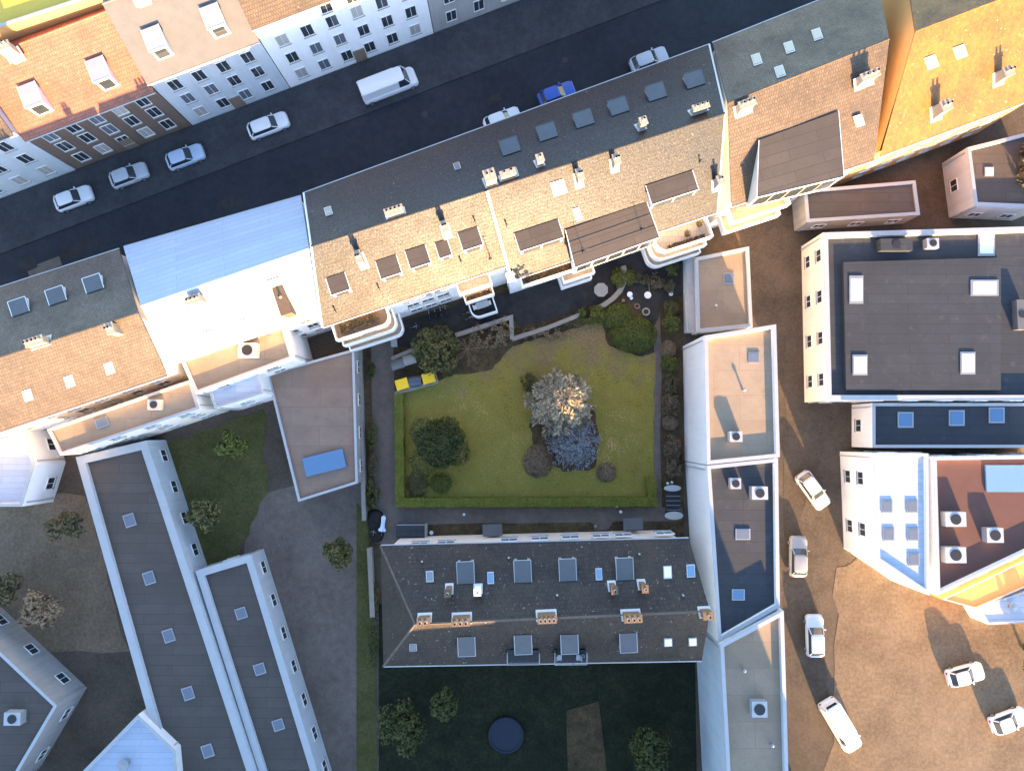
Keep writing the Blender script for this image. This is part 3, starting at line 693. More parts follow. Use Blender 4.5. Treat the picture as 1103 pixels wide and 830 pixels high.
def conifer(name, label, b, h, rmax, m, seed, levels=17, lw=(.34, .11), rise=.12, power=.75, twig=1.0, cat='tree', z0=.6, lean=None, droop=0.0):
    r = random.Random(seed); b = V(b); t = thing(name, label, cat, b); mb = MB(); br = MB()
    br.tube(b - Z * .2, b + Z * h * .97, .17, .03, 8)
    for i in range(levels):
        f = i / (levels - 1); z = z0 + (h - z0 - .15) * f; rad = rmax * max(.06, (1 - f)) ** power
        nb = max(5, int(6 + 6 * (1 - f))); a0 = r.random() * 6.28
        for k in range(nb):
            a = a0 + 6.283 * k / nb + r.uniform(-.25, .25); L = rad * r.uniform(.72, 1.12)
            d = V((math.cos(a), math.sin(a), 0)); sd = V((-d.y, d.x, 0)); st = max(3, int(L / .17))
            tip = b + Z * (z + L * rise) + d * L
            if i % 2 == 0: br.tube(b + Z * z, tip, .035, .012, 4)
            for q in range(st):
                s = (q + .7) / st
                if s < .18: continue
                p = b + Z * (z + L * rise * s * s - droop * L * s + r.uniform(-.06, .06)) + d * L * s
                wsp = .34 * L * (1 - s * .75) * twig
                for e in range(4 if L > .7 else 3):
                    o = sd * r.uniform(-1, 1) * wsp * .8
                    nr = (Z * 1.0 + d * .3 + rdir(r) * .7).normalized()
                    ln, lwid = lw[0] * r.uniform(.7, 1.25), lw[1] * r.uniform(.8, 1.4)
                    fd = (d + o.normalized() * .5 if o.length > .02 else d); tt = nr.orthogonal().normalized(); bb = nr.cross(tt)
                    mb.leaf(p + o + Z * r.uniform(-.05, .08), nr, ln, lwid, math.atan2(fd.dot(bb), fd.dot(tt)) + r.uniform(-.4, .4))
    mb.build('crown', m, t, norm=False); br.build('trunk', 'bark', t); return t
def hedge(name, label, pts, wd, h, m, n_per, seed, group=None):
    r = random.Random(seed); mb = MB(); first = pts[0]
    for a, b in zip(pts, pts[1:]):
        L = (b - a).length; u = (b - a).normalized(); v = V((-u.y, u.x, 0))
        for i in range(int(n_per * (L + wd))):
            x = r.uniform(-wd / 2, L + wd / 2); face = r.random()
            wv = 1 + .12 * noise.noise(V((x * .7 + seed, 0, 3)))
            if face < .6: p, nr = V((0, r.uniform(-wd / 2, wd / 2) * wv, h + r.uniform(-.10, .03))), Z
            else:
                s = 1 if face < .8 else -1; p, nr = V((0, s * wd / 2 * wv + r.uniform(-.06, .05), r.uniform(.05, h))), v * s
            p = a + u * x + v * p.y + Z * p.z
            mb.leaf(p, (nr + rdir(r) * .55).normalized(), r.uniform(.12, .2), r.uniform(.08, .13), r.uniform(0, 6.28))
        c = (a + b) / 2 + Z * (h / 2 - .06); mb.obox(c, L + wd - .16, wd - .16, h - .12, u, v)
    return mb.build(name, m, None, loc=first, norm=False)
# ------------------------------------------------------------------ lawn hedge, trees and shrubs
hp = [at(429.5, 427, .9), at(430.5, 541, .9), at(702.5, 540.5, .9), at(702, 518, .9)]
hp = [V((p.x, p.y, 0)) for p in hp]
tag(hedge('clipped_hedge', '', hp, .95, .9, 'lf_hedge', 260, 4), 'low clipped green hedge edging the lawn on its west and south sides', 'hedge')
conifer('conifer', 'tall silver grey conifer with a sunlit star of upper branches, on the lawn', at(601, 435, 0), 12.7, 3.5, 'lf_suncream', 11, levels=23, lw=(.42, .16), rise=.22, power=.42)
conifer('blue_spruce', 'dense blue grey spruce growing just south of the tall conifer', at(616.5, 475.5, 0), 4.6, 2.95, 'lf_blue', 5, levels=19, lw=(.26, .10), rise=.15, power=.42, twig=1.5)
shrub('round_bush', 'large round dark green evergreen bush in the southwest of the lawn', (474.5, 477), 3.05, 3.15, 3.5, 14000, 'lf_dark', .26, .10, 21, gap=-.42, lump=.12, trunk=.35, lobes=7)
shrub('clipped_bush', 'small smooth grey green bush at the foot of the large round one', (475, 520), 1.2, 1.1, 1.1, 1600, 'lf_clip', .14, .09, 22, lump=.06, gap=-.9, trunk=.3)
shrub('grass_clump', 'straw brown plant clump in the southwest corner of the hedge', (450, 522), 1.3, 1.5, .8, 1300, 'lf_olive', .3, .06, 23, trunk=.1)
shrub('laurel_bush', 'big speckled evergreen bush beside the grey bins', (471, 380), 2.4, 2.3, 3.6, 7000, 'lf_ever', .3, .17, 24, gap=-.22, lump=.2, trunk=.4, lobes=8)
shrub('juniper_bush', 'wide smooth green juniper mound by the patio, larger southern lobe', (682, 361), 2.6, 2.0, 1.5, 6500, 'lf_clip', .16, .10, 25, lump=.05, gap=-.95, trunk=.15)
shrub('juniper_bush', 'smooth green juniper mound under the curved stone wall, smaller northern lobe', (664, 341), 1.8, 1.5, 1.3, 3600, 'lf_clip', .16, .10, 26, lump=.05, gap=-.95, trunk=.15)
shrub('leafy_shrub', 'light green loose shrub at the terrace edge, west of the juniper mounds', (637, 340), 1.7, 1.0, 1.2, 1500, 'lf_green', .25, .14, 27)
shrub('leafy_shrub', 'green shrub tucked inside the curved stone wall', (665, 301), .8, 1.1, 1.3, 800, 'lf_green', .24, .13, 28)
shrub('leafy_shrub', 'narrow green shrub outside the curved stone wall', (677, 299), .6, .9, 1.0, 600, 'lf_green', .24, .13, 29)
for i, (a, b, rx, ry, h, m, lab, n, k) in enumerate([
    (721, 334, .8, 1.0, 1.3, 'lf_ever', 'green shrub in the east bed, just below the white pot', 900, {}),
    (720, 349, 1.0, 1.1, 1.6, 'lf_green', 'bright green shrub in the east bed beside the juniper mound', 1300, {}),
    (719, 376, .95, 1.0, .55, 'lf_brown', 'oval brown dormant shrub in the east bed, nearer the patio', 1500, dict(lump=.05, gap=-.9, trunk=.2)),
    (720, 393, 1.0, 1.0, 1.2, 'lf_green', 'green shrub in the east bed between two brown ones', 1100, {}),
    (721, 414, .9, 1.1, .9, 'lf_olive', 'low olive shrub in the middle of the east bed', 700, {}),
    (721, 435, 1.0, 1.2, 1.4, 'lf_rust', 'withered rust brown shrub beside the white wall', 1200, {}),
    (721.5, 455, .85, .8, .6, 'lf_brown', 'round brown dormant shrub in the east bed, south of the rusty one', 1400, dict(lump=.05, gap=-.9, trunk=.2)),
    (722.5, 483, 1.0, 1.3, 1.5, 'lf_rust', 'tall withered shrub with pale leaf tips, at the south of the east bed', 1400, {}),
    (723, 502, .95, 1.1, 1.4, 'lf_rust', 'withered shrub nearest the two grey oval tables', 1100, {}),
    (720, 310, .6, .8, 1.0, 'lf_olive', 'small olive shrub at the north of the wide-capped wall', 400, {}),
    (722, 290, .7, .9, 1.2, 'lf_green', 'small green shrub in the northeast corner of the patio', 600, {}),
    (579.5, 496, 1.65, 1.75, .9, 'lf_brown', 'large round brown dormant bush beside the blue spruce', 4200, dict(lump=.07, gap=-.9, trunk=.2)),
    (653, 508.5, 1.05, 1.05, .7, 'lf_brown', 'small round brown dormant bush right of the blue spruce', 1900, dict(lump=.06, gap=-.9, trunk=.2)),
    (528, 362, 2.2, 1.4, 1.2, 'lf_brown', 'spreading bare brown shrub below the terrace wall', 1500, dict(lump=.3, gap=-.05)),
    (541, 352, 1.4, 1.0, 1.0, 'lf_brown', 'bare brown shrub in the corner of the terrace wall', 900, dict(lump=.3, gap=-.05)),
    (585, 360, 2.6, .7, .7, 'lf_brown', 'long low bare shrub along the middle terrace wall', 1300, dict(lump=.3, gap=-.05)),
    (615, 346, 1.2, .6, .8, 'lf_olive', 'low olive plant at the east end of the middle terrace wall', 500, {}),
    (705, 304, 1.0, .9, .7, 'lf_rust', 'withered plant beside the pale hose on the patio', 450, {}),
    (688, 300, .9, .7, .5, 'lf_olive', 'dark low plant at the top of the pale hose', 350, {}),
    (401.5, 400, .35, .9, 1.0, 'lf_dark', 'dark green plant in the narrow west bed, nearest the house', 450, {}),
    (403, 470, .5, 1.6, 1.2, 'lf_ever', 'green bush halfway along the narrow west bed', 800, {}),
    (404, 500, .6, 1.5, 1.1, 'lf_olive', 'olive bush in the narrow west bed', 700, {}),
    (402, 532, .8, 1.6, 1.0, 'lf_ever', 'leafy green bush at the south end of the narrow west bed', 900, {}),
    (570, 412, .8, 1.2, 1.1, 'lf_ever', 'dark evergreen shrub at the west foot of the tall conifer', 800, {}),
    (403, 645, .6, 2.0, 1.0, 'lf_ever', 'green bush between the slate house and the yard wall', 700, {}),
    (404, 690, .6, 2.4, 1.2, 'lf_dark', 'dark bush beside the southwest corner of the slate house', 800, {}),
    (640, 470, .4, 1.6, .5, 'lf_rust', 'thin withered plants along the east edge of the spruce bed', 300, {}),
]):
    shrub('garden_shrub', lab, (a, b), rx, ry, h, int(n * (1 if k.get('gap') == -.9 else 1.4)), m, .2, .11, 40 + i, **(k if k else dict(lobes=5, lump=.3)))
# bare small tree
b0 = at(504, 377, 0); t = thing('bare_tree', 'small leafless tree with pale branches beside the speckled evergreen bush', 'tree', b0)
r = random.Random(8); tb, bb = MB(), MB(); tb.tube(b0 - Z * .1, b0 + Z * .9, .09, .07, 7)
for i in range(11):
    a = 6.283 * i / 11 + r.random() * .4; L = r.uniform(1.1, 2.2); e = b0 + V((math.cos(a) * L, math.sin(a) * L, r.uniform(1.3, 2.4))); m_ = (b0 + Z * .9).lerp(e, .5) + Z * .25
    bb.tube(b0 + Z * .85, m_, .035, .025, 5); bb.tube(m_, e, .022, .008, 5)
    for q in range(4):
        s = m_.lerp(e, r.uniform(.1, .9)); bb.tube(s, s + V((r.uniform(-.5, .5), r.uniform(-.5, .5), r.uniform(.1, .5))), .018, .007, 4)
tb.build('trunk', 'paletwig', t); bb.build('branches', 'paletwig', t)

# ------------------------------------------------------------------ walls in the garden
def wallrun(name, label, pts, th, h, m='stone', cap='stonecap', capw=.1, z=0, joints=0):
    """one wall along a run of ground points, with a coping"""
    t = thing(name, label, 'wall', pts[0]); body, cp = MB(), MB()
    n = len(pts); L, Rr = [], []
    def side(k, w_):
        if k == 0: d = pts[1] - pts[0]
        elif k == n - 1: d = pts[-1] - pts[-2]
        else: d = (pts[k + 1] - pts[k]).normalized() + (pts[k] - pts[k - 1]).normalized()
        d.z = 0; d.normalize(); v = V((-d.y, d.x, 0))
        f = 1.0
        if 0 < k < n - 1:
            e = (pts[k] - pts[k - 1]).normalized(); f = 1 / max(.4, abs(V((-e.y, e.x, 0)).dot(v)))
        return pts[k] + v * w_ * f, pts[k] - v * w_ * f
    for mb, w_, z0, z1 in ((body, th / 2, -.1, h), (cp, th / 2 + capw / 2, h + .002, h + .08)):
        rings = []
        for k in range(n):
            a, b = side(k, w_); rings.append([V((a.x, a.y, z + z0)), V((b.x, b.y, z + z0)), V((b.x, b.y, z + z1)), V((a.x, a.y, z + z1))])
        mb.loft(rings)
    body.build('wall_body', m, t); cp.build('coping', cap, t); return t
G = lambda *p: [at(a, b, .8).to_2d().to_3d() for a, b in p]
wallrun('garden_wall', 'short stone-capped wall behind the two grey bins', G((421.5, 386.5), (450, 374.5)), .3, .8)
wallrun('garden_wall', 'pale stone wall with a short return enclosing the yellow-lidded bins', G((425.5, 423.5), (470.5, 411), (467, 400)), .28, .8)
wallrun('garden_wall', 'stone-capped terrace wall with a right-angled corner, below the middle balcony', G((490.5, 361), (550.5, 341.5), (551.5, 365)), .34, .8)
wallrun('garden_wall', 'straight stone-capped wall between the terrace and the lawn shrubs', G((551.5, 365), (589, 353), (627, 338)), .34, .7)
wallrun('garden_wall', 'curved dry stone wall beside the patio', G((671.5, 286), (674, 294), (673, 303), (668, 313), (660, 321.5), (651, 328), (643, 332)), .42, .6, m='stonecap')
wallrun('garden_wall', 'low wall of grey stone under the west balcony', G((423, 357), (424.5, 373)), .55, .7, m='greywall', cap='greywall')
wallrun('boundary_wall', 'long thin pale wall along the west side of the drive', G((387, 366), (389.5, 450), (393, 560)), .3, 1.2, m='greywall', cap='stonecap')
wallrun('boundary_wall', 'pale wall beside the west end of the slate house', G((398, 590), (400, 630), (401.5, 664)), .4, .9, m='greywall', cap='stonecap')
wallrun('boundary_wall', 'wide-capped white wall on the east side of the patio', [V((18.95, y, 0)) for y in (21.6, 18, 14, 10.6)], .8, 1.7, m='white', cap='greywall', capw=.12)
MB  # ---- bins
def bin_(name, label, pxy, ang, body, lid, rounded):
    c = at(pxy[0], pxy[1], 1.25); c.z = 0
    t = thing(name, label, 'bin', c, 'wheeled waste containers')
    a = R(ang); u = V((math.cos(a), math.sin(a), 0)); v = V((-u.y, u.x, 0))
    MB().loft([rrect(c, 1.22 - .16 + k, .88 - .16 + k, .08, u, v, z) for k, z in ((0, .18), (.10, .7), (.16, 1.08), (.24, 1.10), (.24, 1.16))]).build('bin_body', body, t, smooth=False)
    lb = MB(); n = 8
    if rounded:
        for sgn in (1,):
            prof = [(-.54 + 1.08 * k / n, 1.165 + .26 * math.sin(math.pi * k / n) ** .8) for k in range(n + 1)]
            lb.solid([c - u * .66 + v * y + Z * z for y, z in prof], [c + u * .66 + v * y + Z * z for y, z in prof])
    else:
        lb.loft([rrect(c, 1.34, 1.12, .07, u, v, 1.165), rrect(c, 1.36, 1.14, .08, u, v, 1.22), rrect(c, 1.28, 1.04, .08, u, v, 1.27)])
    l_ = lb.build('lid', lid, t)
    MB().tube(c - u * .5 - v * .60 + Z * 1.2, c + u * .5 - v * .60 + Z * 1.2, .025, .025, 6).build('lid_handle', 'darkmetal', l_)
    for s in (-1, 1):
        MB().tube(c + u * s * .70 + Z * .95 - v * .15, c + u * s * .70 + Z * .95 + v * .15, .03, .03, 6).build('handle', 'darkmetal', t)
        for q in (-1, 1): 
            p = c + u * s * .42 + v * q * .28 + Z * .09; MB().tube(p - v * .03, p + v * .03, .09, .09, 12).build('wheel', 'rubber', t)
bin_('waste_container', 'wheeled bin with bright yellow lid nearest the drive', (433, 413.5), 17, 'bin_grey', 'bin_yellow', False)
bin_('waste_container', 'blue grey bin between the two yellow-lidded ones', (447, 410.5), 6, 'bin_blue', 'bin_blue', True)
bin_('waste_container', 'wheeled bin with bright yellow lid nearest the lawn', (461.5, 407), 14, 'bin_grey', 'bin_yellow', False)
bin_('waste_container', 'dark grey round-lidded bin at the edge of the drive', (428, 392), 17, 'bin_grey', 'bin_grey', True)
bin_('waste_container', 'faded pale grey round-lidded bin against the short wall', (441, 387), 17, 'bin_pale', 'bin_pale', True)

# ------------------------------------------------------------------ bicycles
def make_bike(loc, label):
    c = V(loc); t = thing('bicycle', label, 'bicycle', c, 'parked bicycles'); P = lambda x, z, y=0: c + V((x, y, z))
    f = MB()
    for a, b in ((P(-.5, .34), P(-.05, .30)), (P(-.05, .30), P(-.2, .85)), (P(-.05, .30), P(.38, .78)), (P(-.18, .78), P(.36, .86)), (P(-.5, .34), P(-.18, .78)), (P(.54, .34), P(.35, .98))): f.tube(a, b, .028, .028, 6)
    f.build('frame', 'metal', t)
    for x in (-.5, .54):
        wl = MB().torus(P(x, .34), .32, .03, Y, 20, 6).build('wheel', 'rubber', t)
        MB().tube(P(x, .34, -.04), P(x, .34, .04), .035, .035, 8).build('hub', 'metal', wl)
    MB().obox(P(-.21, .92), .27, .15, .06).build('saddle', 'rubber', t)
    MB().path([P(.26, 1.02, -.31), P(.34, 1.02, -.1), P(.34, 1.02, .1), P(.26, 1.02, .31)], .022).build('handlebar', 'metal', t)
    return t
bk = [((462, 338), 95, 'bicycle leaning west in the row of four in front of the house'), ((468.5, 336.5), 102, 'second bicycle from the west in the row of four'), ((474.5, 335), 98, 'third bicycle from the west in the row of four'), ((480, 333.5), 106, 'easternmost bicycle in the row of four'),
      ((503, 337), 15, 'dark bicycle parked lengthwise west of the middle balcony'), ((506, 342), 22, 'dark bicycle parked lengthwise, further from the house, by the middle balcony'),
      ((446, 352), 10, 'bicycle standing alone behind the speckled evergreen bush'), ((402.5, 575), 80, 'bicycle standing by the west end of the slate house')]
bp = at(462, 338, 0)
proto = make_bike((0, 0, 0), 'x')
for i, (p, a, lab) in enumerate(bk):
    q = at(p[0], p[1], .5); q.z = 0
    if i == 0: proto.location = q; proto.rotation_euler = (0, 0, R(a)); proto['label'] = lab
    else: dup(proto, q, R(a), lab)

# ------------------------------------------------------------------ small garden things
def table(name, label, c, r, h, n=8, top='stone', leg='metal', sx=1, sy=1, rot=0):
    c = V(c); t = thing(name, label, 'table', c)
    ring = lambda k, z: [c + V((math.cos(6.283 * (i + rot) / n) * r * k * sx, math.sin(6.283 * (i + rot) / n) * r * k * sy, z)) for i in range(n)]
    MB().loft([ring(.96, h - .06), ring(1, h - .03), ring(.97, h)]).build('tabletop', top, t)
    MB().lathe(c, [(.28, 0), (.26, .04), (.06, .08), (.05, h - .065)], 12).build('leg', leg, t); return t
def chair(name, label, c, a, m='trim', group=None):
    c = V(c); t = thing(name, label, 'chair', c, group); u = V((math.cos(a), math.sin(a), 0)); v = V((-u.y, u.x, 0))
    MB().obox(c + Z * .44, .46, .46, .05, u, v).build('seat', m, t)
    MB().obox(c + Z * .70 - u * .22, .05, .44, .40, u, v).build('backrest', m, t)
    for s in (-1, 1):
        for q in (-1, 1): MB().tube(c + u * s * .19 + v * q * .19, c + u * s * .19 + v * q * .19 + Z * .42, .022, .022, 6).build('leg', m, t)
    return t
def pot(label, c, r, h, m='trim', plant=None, seed=1, n=120, name='plant_pot', cat='pot'):
    c = V(c); t = thing(name, label, cat, c)
    MB().lathe(c, [(r * .7, 0), (r * .95, h), (r * 1.08, h), (r * 1.08, h + .05), (r * .85, h + .05), (r * .8, h - .05)], 14).build('pot', m, t)
    if plant: crown(MB(), c + Z * (h + r * .7), r * 1.6, r * 1.6, r * 1.5, n, .16, .08, seed).build('plant', plant, t, norm=False)
    else: MB().lathe(c + Z * (h - .02), [(r * .82, 0), (r * .7, .05), (r * .3, .08)], 14).build('pebbles', 'gravel' if m != 'trim' else 'opaquewhite', t)
    return t
table('octagonal_table', 'octagonal grey stone table on the dark terrace', at(646.5, 313.5, 0), .8, .75, rot=.5)
bs = at(667, 311, 0); t = thing('garden_bench', 'small grey bench against the curved stone wall', 'bench', bs)
uu, vv = V((.35, .94, 0)), V((-.94, .35, 0))
MB().obox(bs + Z * .42, 1.0, .42, .07, uu, vv).build('seat', 'stone', t)
for s in (-1, 1): MB().obox(bs + Z * .19 + uu * s * .36, .1, .36, .38, uu, vv).build('leg', 'stone', t)
chair('garden_chair', 'dark garden chair on the terrace between octagonal table and bench', at(659, 302, 0), 2.6, 'darkmetal')
pot('larger white pot on the patio, next to the curved stone wall', at(677.5, 318, 0), .28, .5, 'trim')
pot('small white pot just behind the larger patio pot', at(679.5, 321.5, 0), .17, .3, 'trim')
pot('white pot standing alone by the wide-capped wall', at(722, 317, 0), .22, .35, 'trim')
pot('small stone pot at the lower end of the curved stone wall', at(671, 324, 0), .15, .25, 'stone')
bb_ = at(696.5, 319, 0); tag(MB().lathe(bb_, [(.2, 0), (.12, .1), (.1, .45), (.34, .58), (.38, .66), (.32, .66), (.1, .58)], 18).build('bird_bath', 'trim', None, loc=bb_, smooth=False), 'round white bird bath at the end of the pale hose', 'bird bath')
hz = [at(a, b, .05) for a, b in ((698, 318), (699.5, 314), (699.3, 308), (699, 302), (698.5, 298), (696.5, 295.5))]
tag(MB().path(hz, .07, 8).build('garden_hose', 'paletwig', None, loc=hz[0]), 'pale hose lying on the dark patio', 'hose')
rg = at(695.5, 336, 0); t = thing('ring_planter', 'round white-rimmed planter between juniper mound and patio', 'planter', rg)
MB().torus(rg + Z * .2, .36, .09, Z, 20, 8).build('rim', 'stone', t); MB().lathe(rg, [(.34, 0), (.34, .16)], 16).build('planter_soil', 'soil', t)
rg = at(686, 330, 0); t = thing('ring_planter', 'small brown ring planter north of the white-rimmed one', 'planter', rg)
MB().torus(rg + Z * .12, .26, .07, Z, 18, 8).build('rim', 'wood', t); MB().lathe(rg, [(.24, 0), (.24, .1)], 16).build('planter_soil', 'soil', t)
rk = at(708, 306.5, 0); tag(MB().lathe(rk, [(.34, 0), (.36, .12), (.24, .26), (.05, .3)], 9).build('rock', 'stone', None, loc=rk), 'grey rock beside the withered patio plant', 'rock')
table('oval_table', 'grey oval table at the south end of the east bed, nearer the shrubs', at(724.5, 525.5, .7).to_2d().to_3d(), .92, .72, n=22, top='zinc', sy=.36)
table('oval_table', 'grey oval table nearest the slate house front', at(726, 555, .7).to_2d().to_3d(), .98, .72, n=22, top='zinc', sy=.44)
fr = at(725, 541, .4); fr.z = 0; t = thing('bicycle_rack', 'black rack frame with thin crossbars between the two oval tables', 'rack', fr)
f_ = MB()
for s in (-1, 1):
    f_.tube(fr + V((s * .78, -1.15, .5)), fr + V((s * .78, 1.15, .5)), .04, .04, 6)
    for q in (-1.1, 1.1): f_.tube(fr + V((s * .78, q, 0)), fr + V((s * .78, q, .5)), .04, .04, 6)
f_.build('rack_frame', 'darkmetal', t)
for q in (-.75, -.28, .2, .68): MB().tube(fr + V((-.74, q, .5)), fr + V((.74, q, .5)), .028, .028, 6).build('crossbar', 'metal', t)
MB().obox(fr + Z * .02, 1.5, 2.3, .04).build('rack_base', 'feltdark', t)
pot('small white pot left of the northern oval table', at(718.5, 520, 0), .13, .3, 'trim'); pot('small white pot behind the northern oval table', at(723, 519, 0), .13, .3, 'trim')
bl = at(663.5, 543.5, 0); t = thing('bollard_light', 'low square bollard light against the south hedge', 'lamp', bl)
MB().obox(bl + Z * .3, .14, .14, .6).build('post', 'darkmetal', t); MB().obox(bl + Z * .64, .34, .34, .07).build('cap', 'trim', t)
bl = at(668, 550.5, 0); t = thing('garden_globe', 'small white globe lamp on the path near the bollard light', 'lamp', bl)
MB().lathe(bl, [(.1, 0), (.1, .2), (.03, .24)], 10).build('post', 'darkmetal', t); MB().lathe(bl + Z * .24, [(.05, 0), (.15, .07), (.18, .17), (.14, .27), (.04, .32)], 14).build('globe', 'trim', t, smooth=True)
pot('grey pot with dry plant beside the slate house porch, west of its twin', at(674, 562.5, 0), .24, .35, 'stone', 'lf_olive', 3, 40); pot('pale pot with dry plant, east of its twin by the porch', at(685, 562, 0), .24, .35, 'trim', 'lf_rust', 4, 30)
pot('small pale pot in the soil strip beside the black stairwell box', at(465, 573, 0), .2, .3, 'trim'); pot('little white pot on the south path below the lawn hedge', at(500, 553.5, 0), .13, .25, 'trim')
pot('small stone pot in the middle of the long soil strip', at(641, 566, 0), .16, .25, 'stone')
# black box standing in for a dark stairwell pit by the slate house
sh = at(444.5, 569.5, 0); t = thing('stairwell_box', 'black flat-roofed box with pale post, standing in for a basement stairwell by the slate house', 'shelter', sh)
for s, m_ in ((-1, 'darkmetal'), (1, 'greywall')):
    MB().obox(sh + V((s * 1.5, -.05, .65)), .2 if s > 0 else .1, 1.4, 1.3).build('side_panel', m_, t)
MB().obox(sh + V((0, -.70, .65)), 2.85, .08, 1.3).build('back_panel', 'darkmetal', t)
MB().obox(sh + V((-.02, -.02, 1.36)), 2.9, 1.2, .08).build('roof', 'feltdark', t); MB().obox(sh + V((-.02, .62, 1.36)), 2.9, .06, .12).build('roof_edge', 'zinc', t)
# closed parasol lying over covered things
c0, c1 = at(413.5, 555, .95), at(411.5, 572, .85); t = thing('closed_parasol', 'long folded white parasol lying at the bend of the drive', 'parasol', (c0.x, c0.y, 0))
d = (c1 - c0).normalized(); s_ = V((-d.y, d.x, 0)).normalized(); L = (c1 - c0).length
def star(k, rad): return [c0 + d * L * k + (s_ * math.cos(6.283 * i / 14) + Z * math.sin(6.283 * i / 14)) * rad * (1 if i % 2 else .62) for i in range(14)]
MB().loft([star(0, .1), star(.12, .24), star(.5, .2), star(.75, .24), star(.92, .44), star(1.0, .36)]).build('canopy', 'bluecloth', t)
MB().tube(c0 - d * .3, c1 + d * .5, .03, .03, 8).build('pole', 'wood', t)
for a, b, rx, ry, h, lab in ((405, 560, .9, 1.1, .8, 'heap of things under a black sheet left of the folded parasol'), (405.5, 574, .8, .9, .7, 'heap under a black sheet between the yard wall and the slate house')):
    c = at(a, b, 0); r = random.Random(int(b)); n = 14
    rings = [[c + V((math.cos(6.283 * i / n) * rx * k * (1 + .15 * noise.noise(V((i * .9, k * 3, b)))), math.sin(6.283 * i / n) * ry * k * (1 + .15 * noise.noise(V((i * .7, k * 3, a)))), z * h * (1 + .3 * noise.noise(V((i * .8, k, 1)))))) for i in range(n)] for k, z in ((1.05, 0), (.95, .5), (.75, .85), (.4, .95), (.1, 1.0))]
    tag(MB().loft(rings).build('covered_heap', 'rubber', None, loc=c, smooth=True), lab, 'covered heap')
# pots, tables and plants on the balconies and roof terraces
def planter(label, p0, p1, z, wd, m, seed, h=.4, n=300, L=.2):
    a, b = V(p0), V(p1); a.z = b.z = z; c = (a + b) / 2; u = (b - a).normalized(); v = V((-u.y, u.x, 0)); ln = (b - a).length
    t = thing('planter', label, 'planter', c); MB().obox(c + Z * h / 2, ln, wd, h, u, v).build('trough', 'terra', t)
    mb = MB(); r = random.Random(seed)
    for i in range(n):
        x = r.uniform(-ln / 2, ln / 2); y = r.uniform(-wd * .6, wd * .6); hh = .05 + .35 * max(0, noise.noise(V((x * 1.3, seed, 0))) + .5) * r.random()
        mb.leaf(c + u * x + v * y + Z * (h + hh), (Z + rdir(r) * .8).normalized(), L, L * .5, r.uniform(0, 6.28))
    mb.build('plants', m, t, norm=False); return t
planter('long green planter on the west house top balcony', bw + du * .6 + DN * .75, bw + du * 4.4 + DN * .75, 8.035, .9, 'lf_olive', 3, n=700)
planter('planter of red brown plants along the rail of the east top terrace', bx_ + du * 1.2 + DN * 1.95, bx_ + du * 5.0 + DN * 1.95, 7.435, .35, 'lf_rust', 5, n=350)
planter('long overgrown planter on the top balcony east of the fire wall', be + du * .5 + DN * .6, be + du * 4.4 + DN * .6, 7.335, .7, 'lf_olive', 6, n=600)
planter('planter on the same top balcony, beside the wide flat dormer', be + du * 4.7 + DN * .6, be + du * 7.0 + DN * .6, 7.335, .7, 'lf_rust', 9, n=350)
planter('brown planter on the second balcony by the fire wall', bm_ + du * .6 + DN * 1.3, bm_ + du * 3.0 + DN * 1.3, 5.435, .35, 'lf_rust', 7, n=200)
pot('potted green plant in the middle of the east top terrace', bx_ + du * 3.4 + DN * 1.2 + Z * 7.43, .22, .35, 'terra', 'lf_olive', 8)
pot('potted plant at the east end of the top terrace', bx_ + du * 4.9 + DN * .7 + Z * 7.43, .25, .35, 'terra', 'lf_ever', 9)
tb_ = bm_ + du * 1.9 + DN * 1.7 + Z * 1.63
t = thing('terrace_table', 'pale rectangular table on the lowest balcony beside the fire wall', 'table', tb_)
MB().obox(tb_ + Z * .73, 1.3, .7, .05, du, UP).build('tabletop', 'zinc', t)
for s in (-1, 1):
    for q in (-1, 1): MB().tube(tb_ + du * s * .55 + UP * q * .28, tb_ + du * s * .55 + UP * q * .28 + Z * .7, .025, .025, 6).build('leg', 'metal', t)
ua = math.atan2(du.y, du.x)
chair('terrace_chair', 'white chair at the west end of the pale rectangular table', tb_ - du * .78, ua, 'trim', 'terrace chairs'); chair('terrace_chair', 'white chair at the east end of the pale rectangular table', tb_ + du * .66, ua + math.pi, 'trim', 'terrace chairs')
m0 = (TF0 + TF1) / 2 + V((0, .45, 0)); m0.z = TZ
chair('terrace_chair', 'metal chair on the cluttered roof terrace of the slate house, west side', m0 - X * 1.0, 0, 'metal', 'terrace chairs'); chair('terrace_chair', 'metal chair on the cluttered roof terrace of the slate house, east side', m0 + X * .75, 3.1, 'metal', 'terrace chairs')
pot('pale pot with plant on the cluttered roof terrace, by its east rail', m0 + X * 1.15 + Y * .1, .16, .3, 'bluecloth', 'lf_dark', 12, 60)
pot('pot with plant on the cluttered roof terrace, by its west rail', m0 - X * 1.2 + Y * .3, .14, .3, 'stone', 'lf_dark', 13, 60)
M['drivebrown'] = ground('worn brown drive', [(.15, (.04, .032, .025)), (.5, (.07, .056, .043)), (.85, (.105, .085, .065))], .12, 3, .9, .4, .5)
M['yellowroof'] = plain('yellow roof sheet', (.62, .42, .06), .6, .4, .12, .5, .1)
M['deepblue'] = plain('dark blue pool cover', (.008, .017, .035), .6, .4, .15, 1, .05)
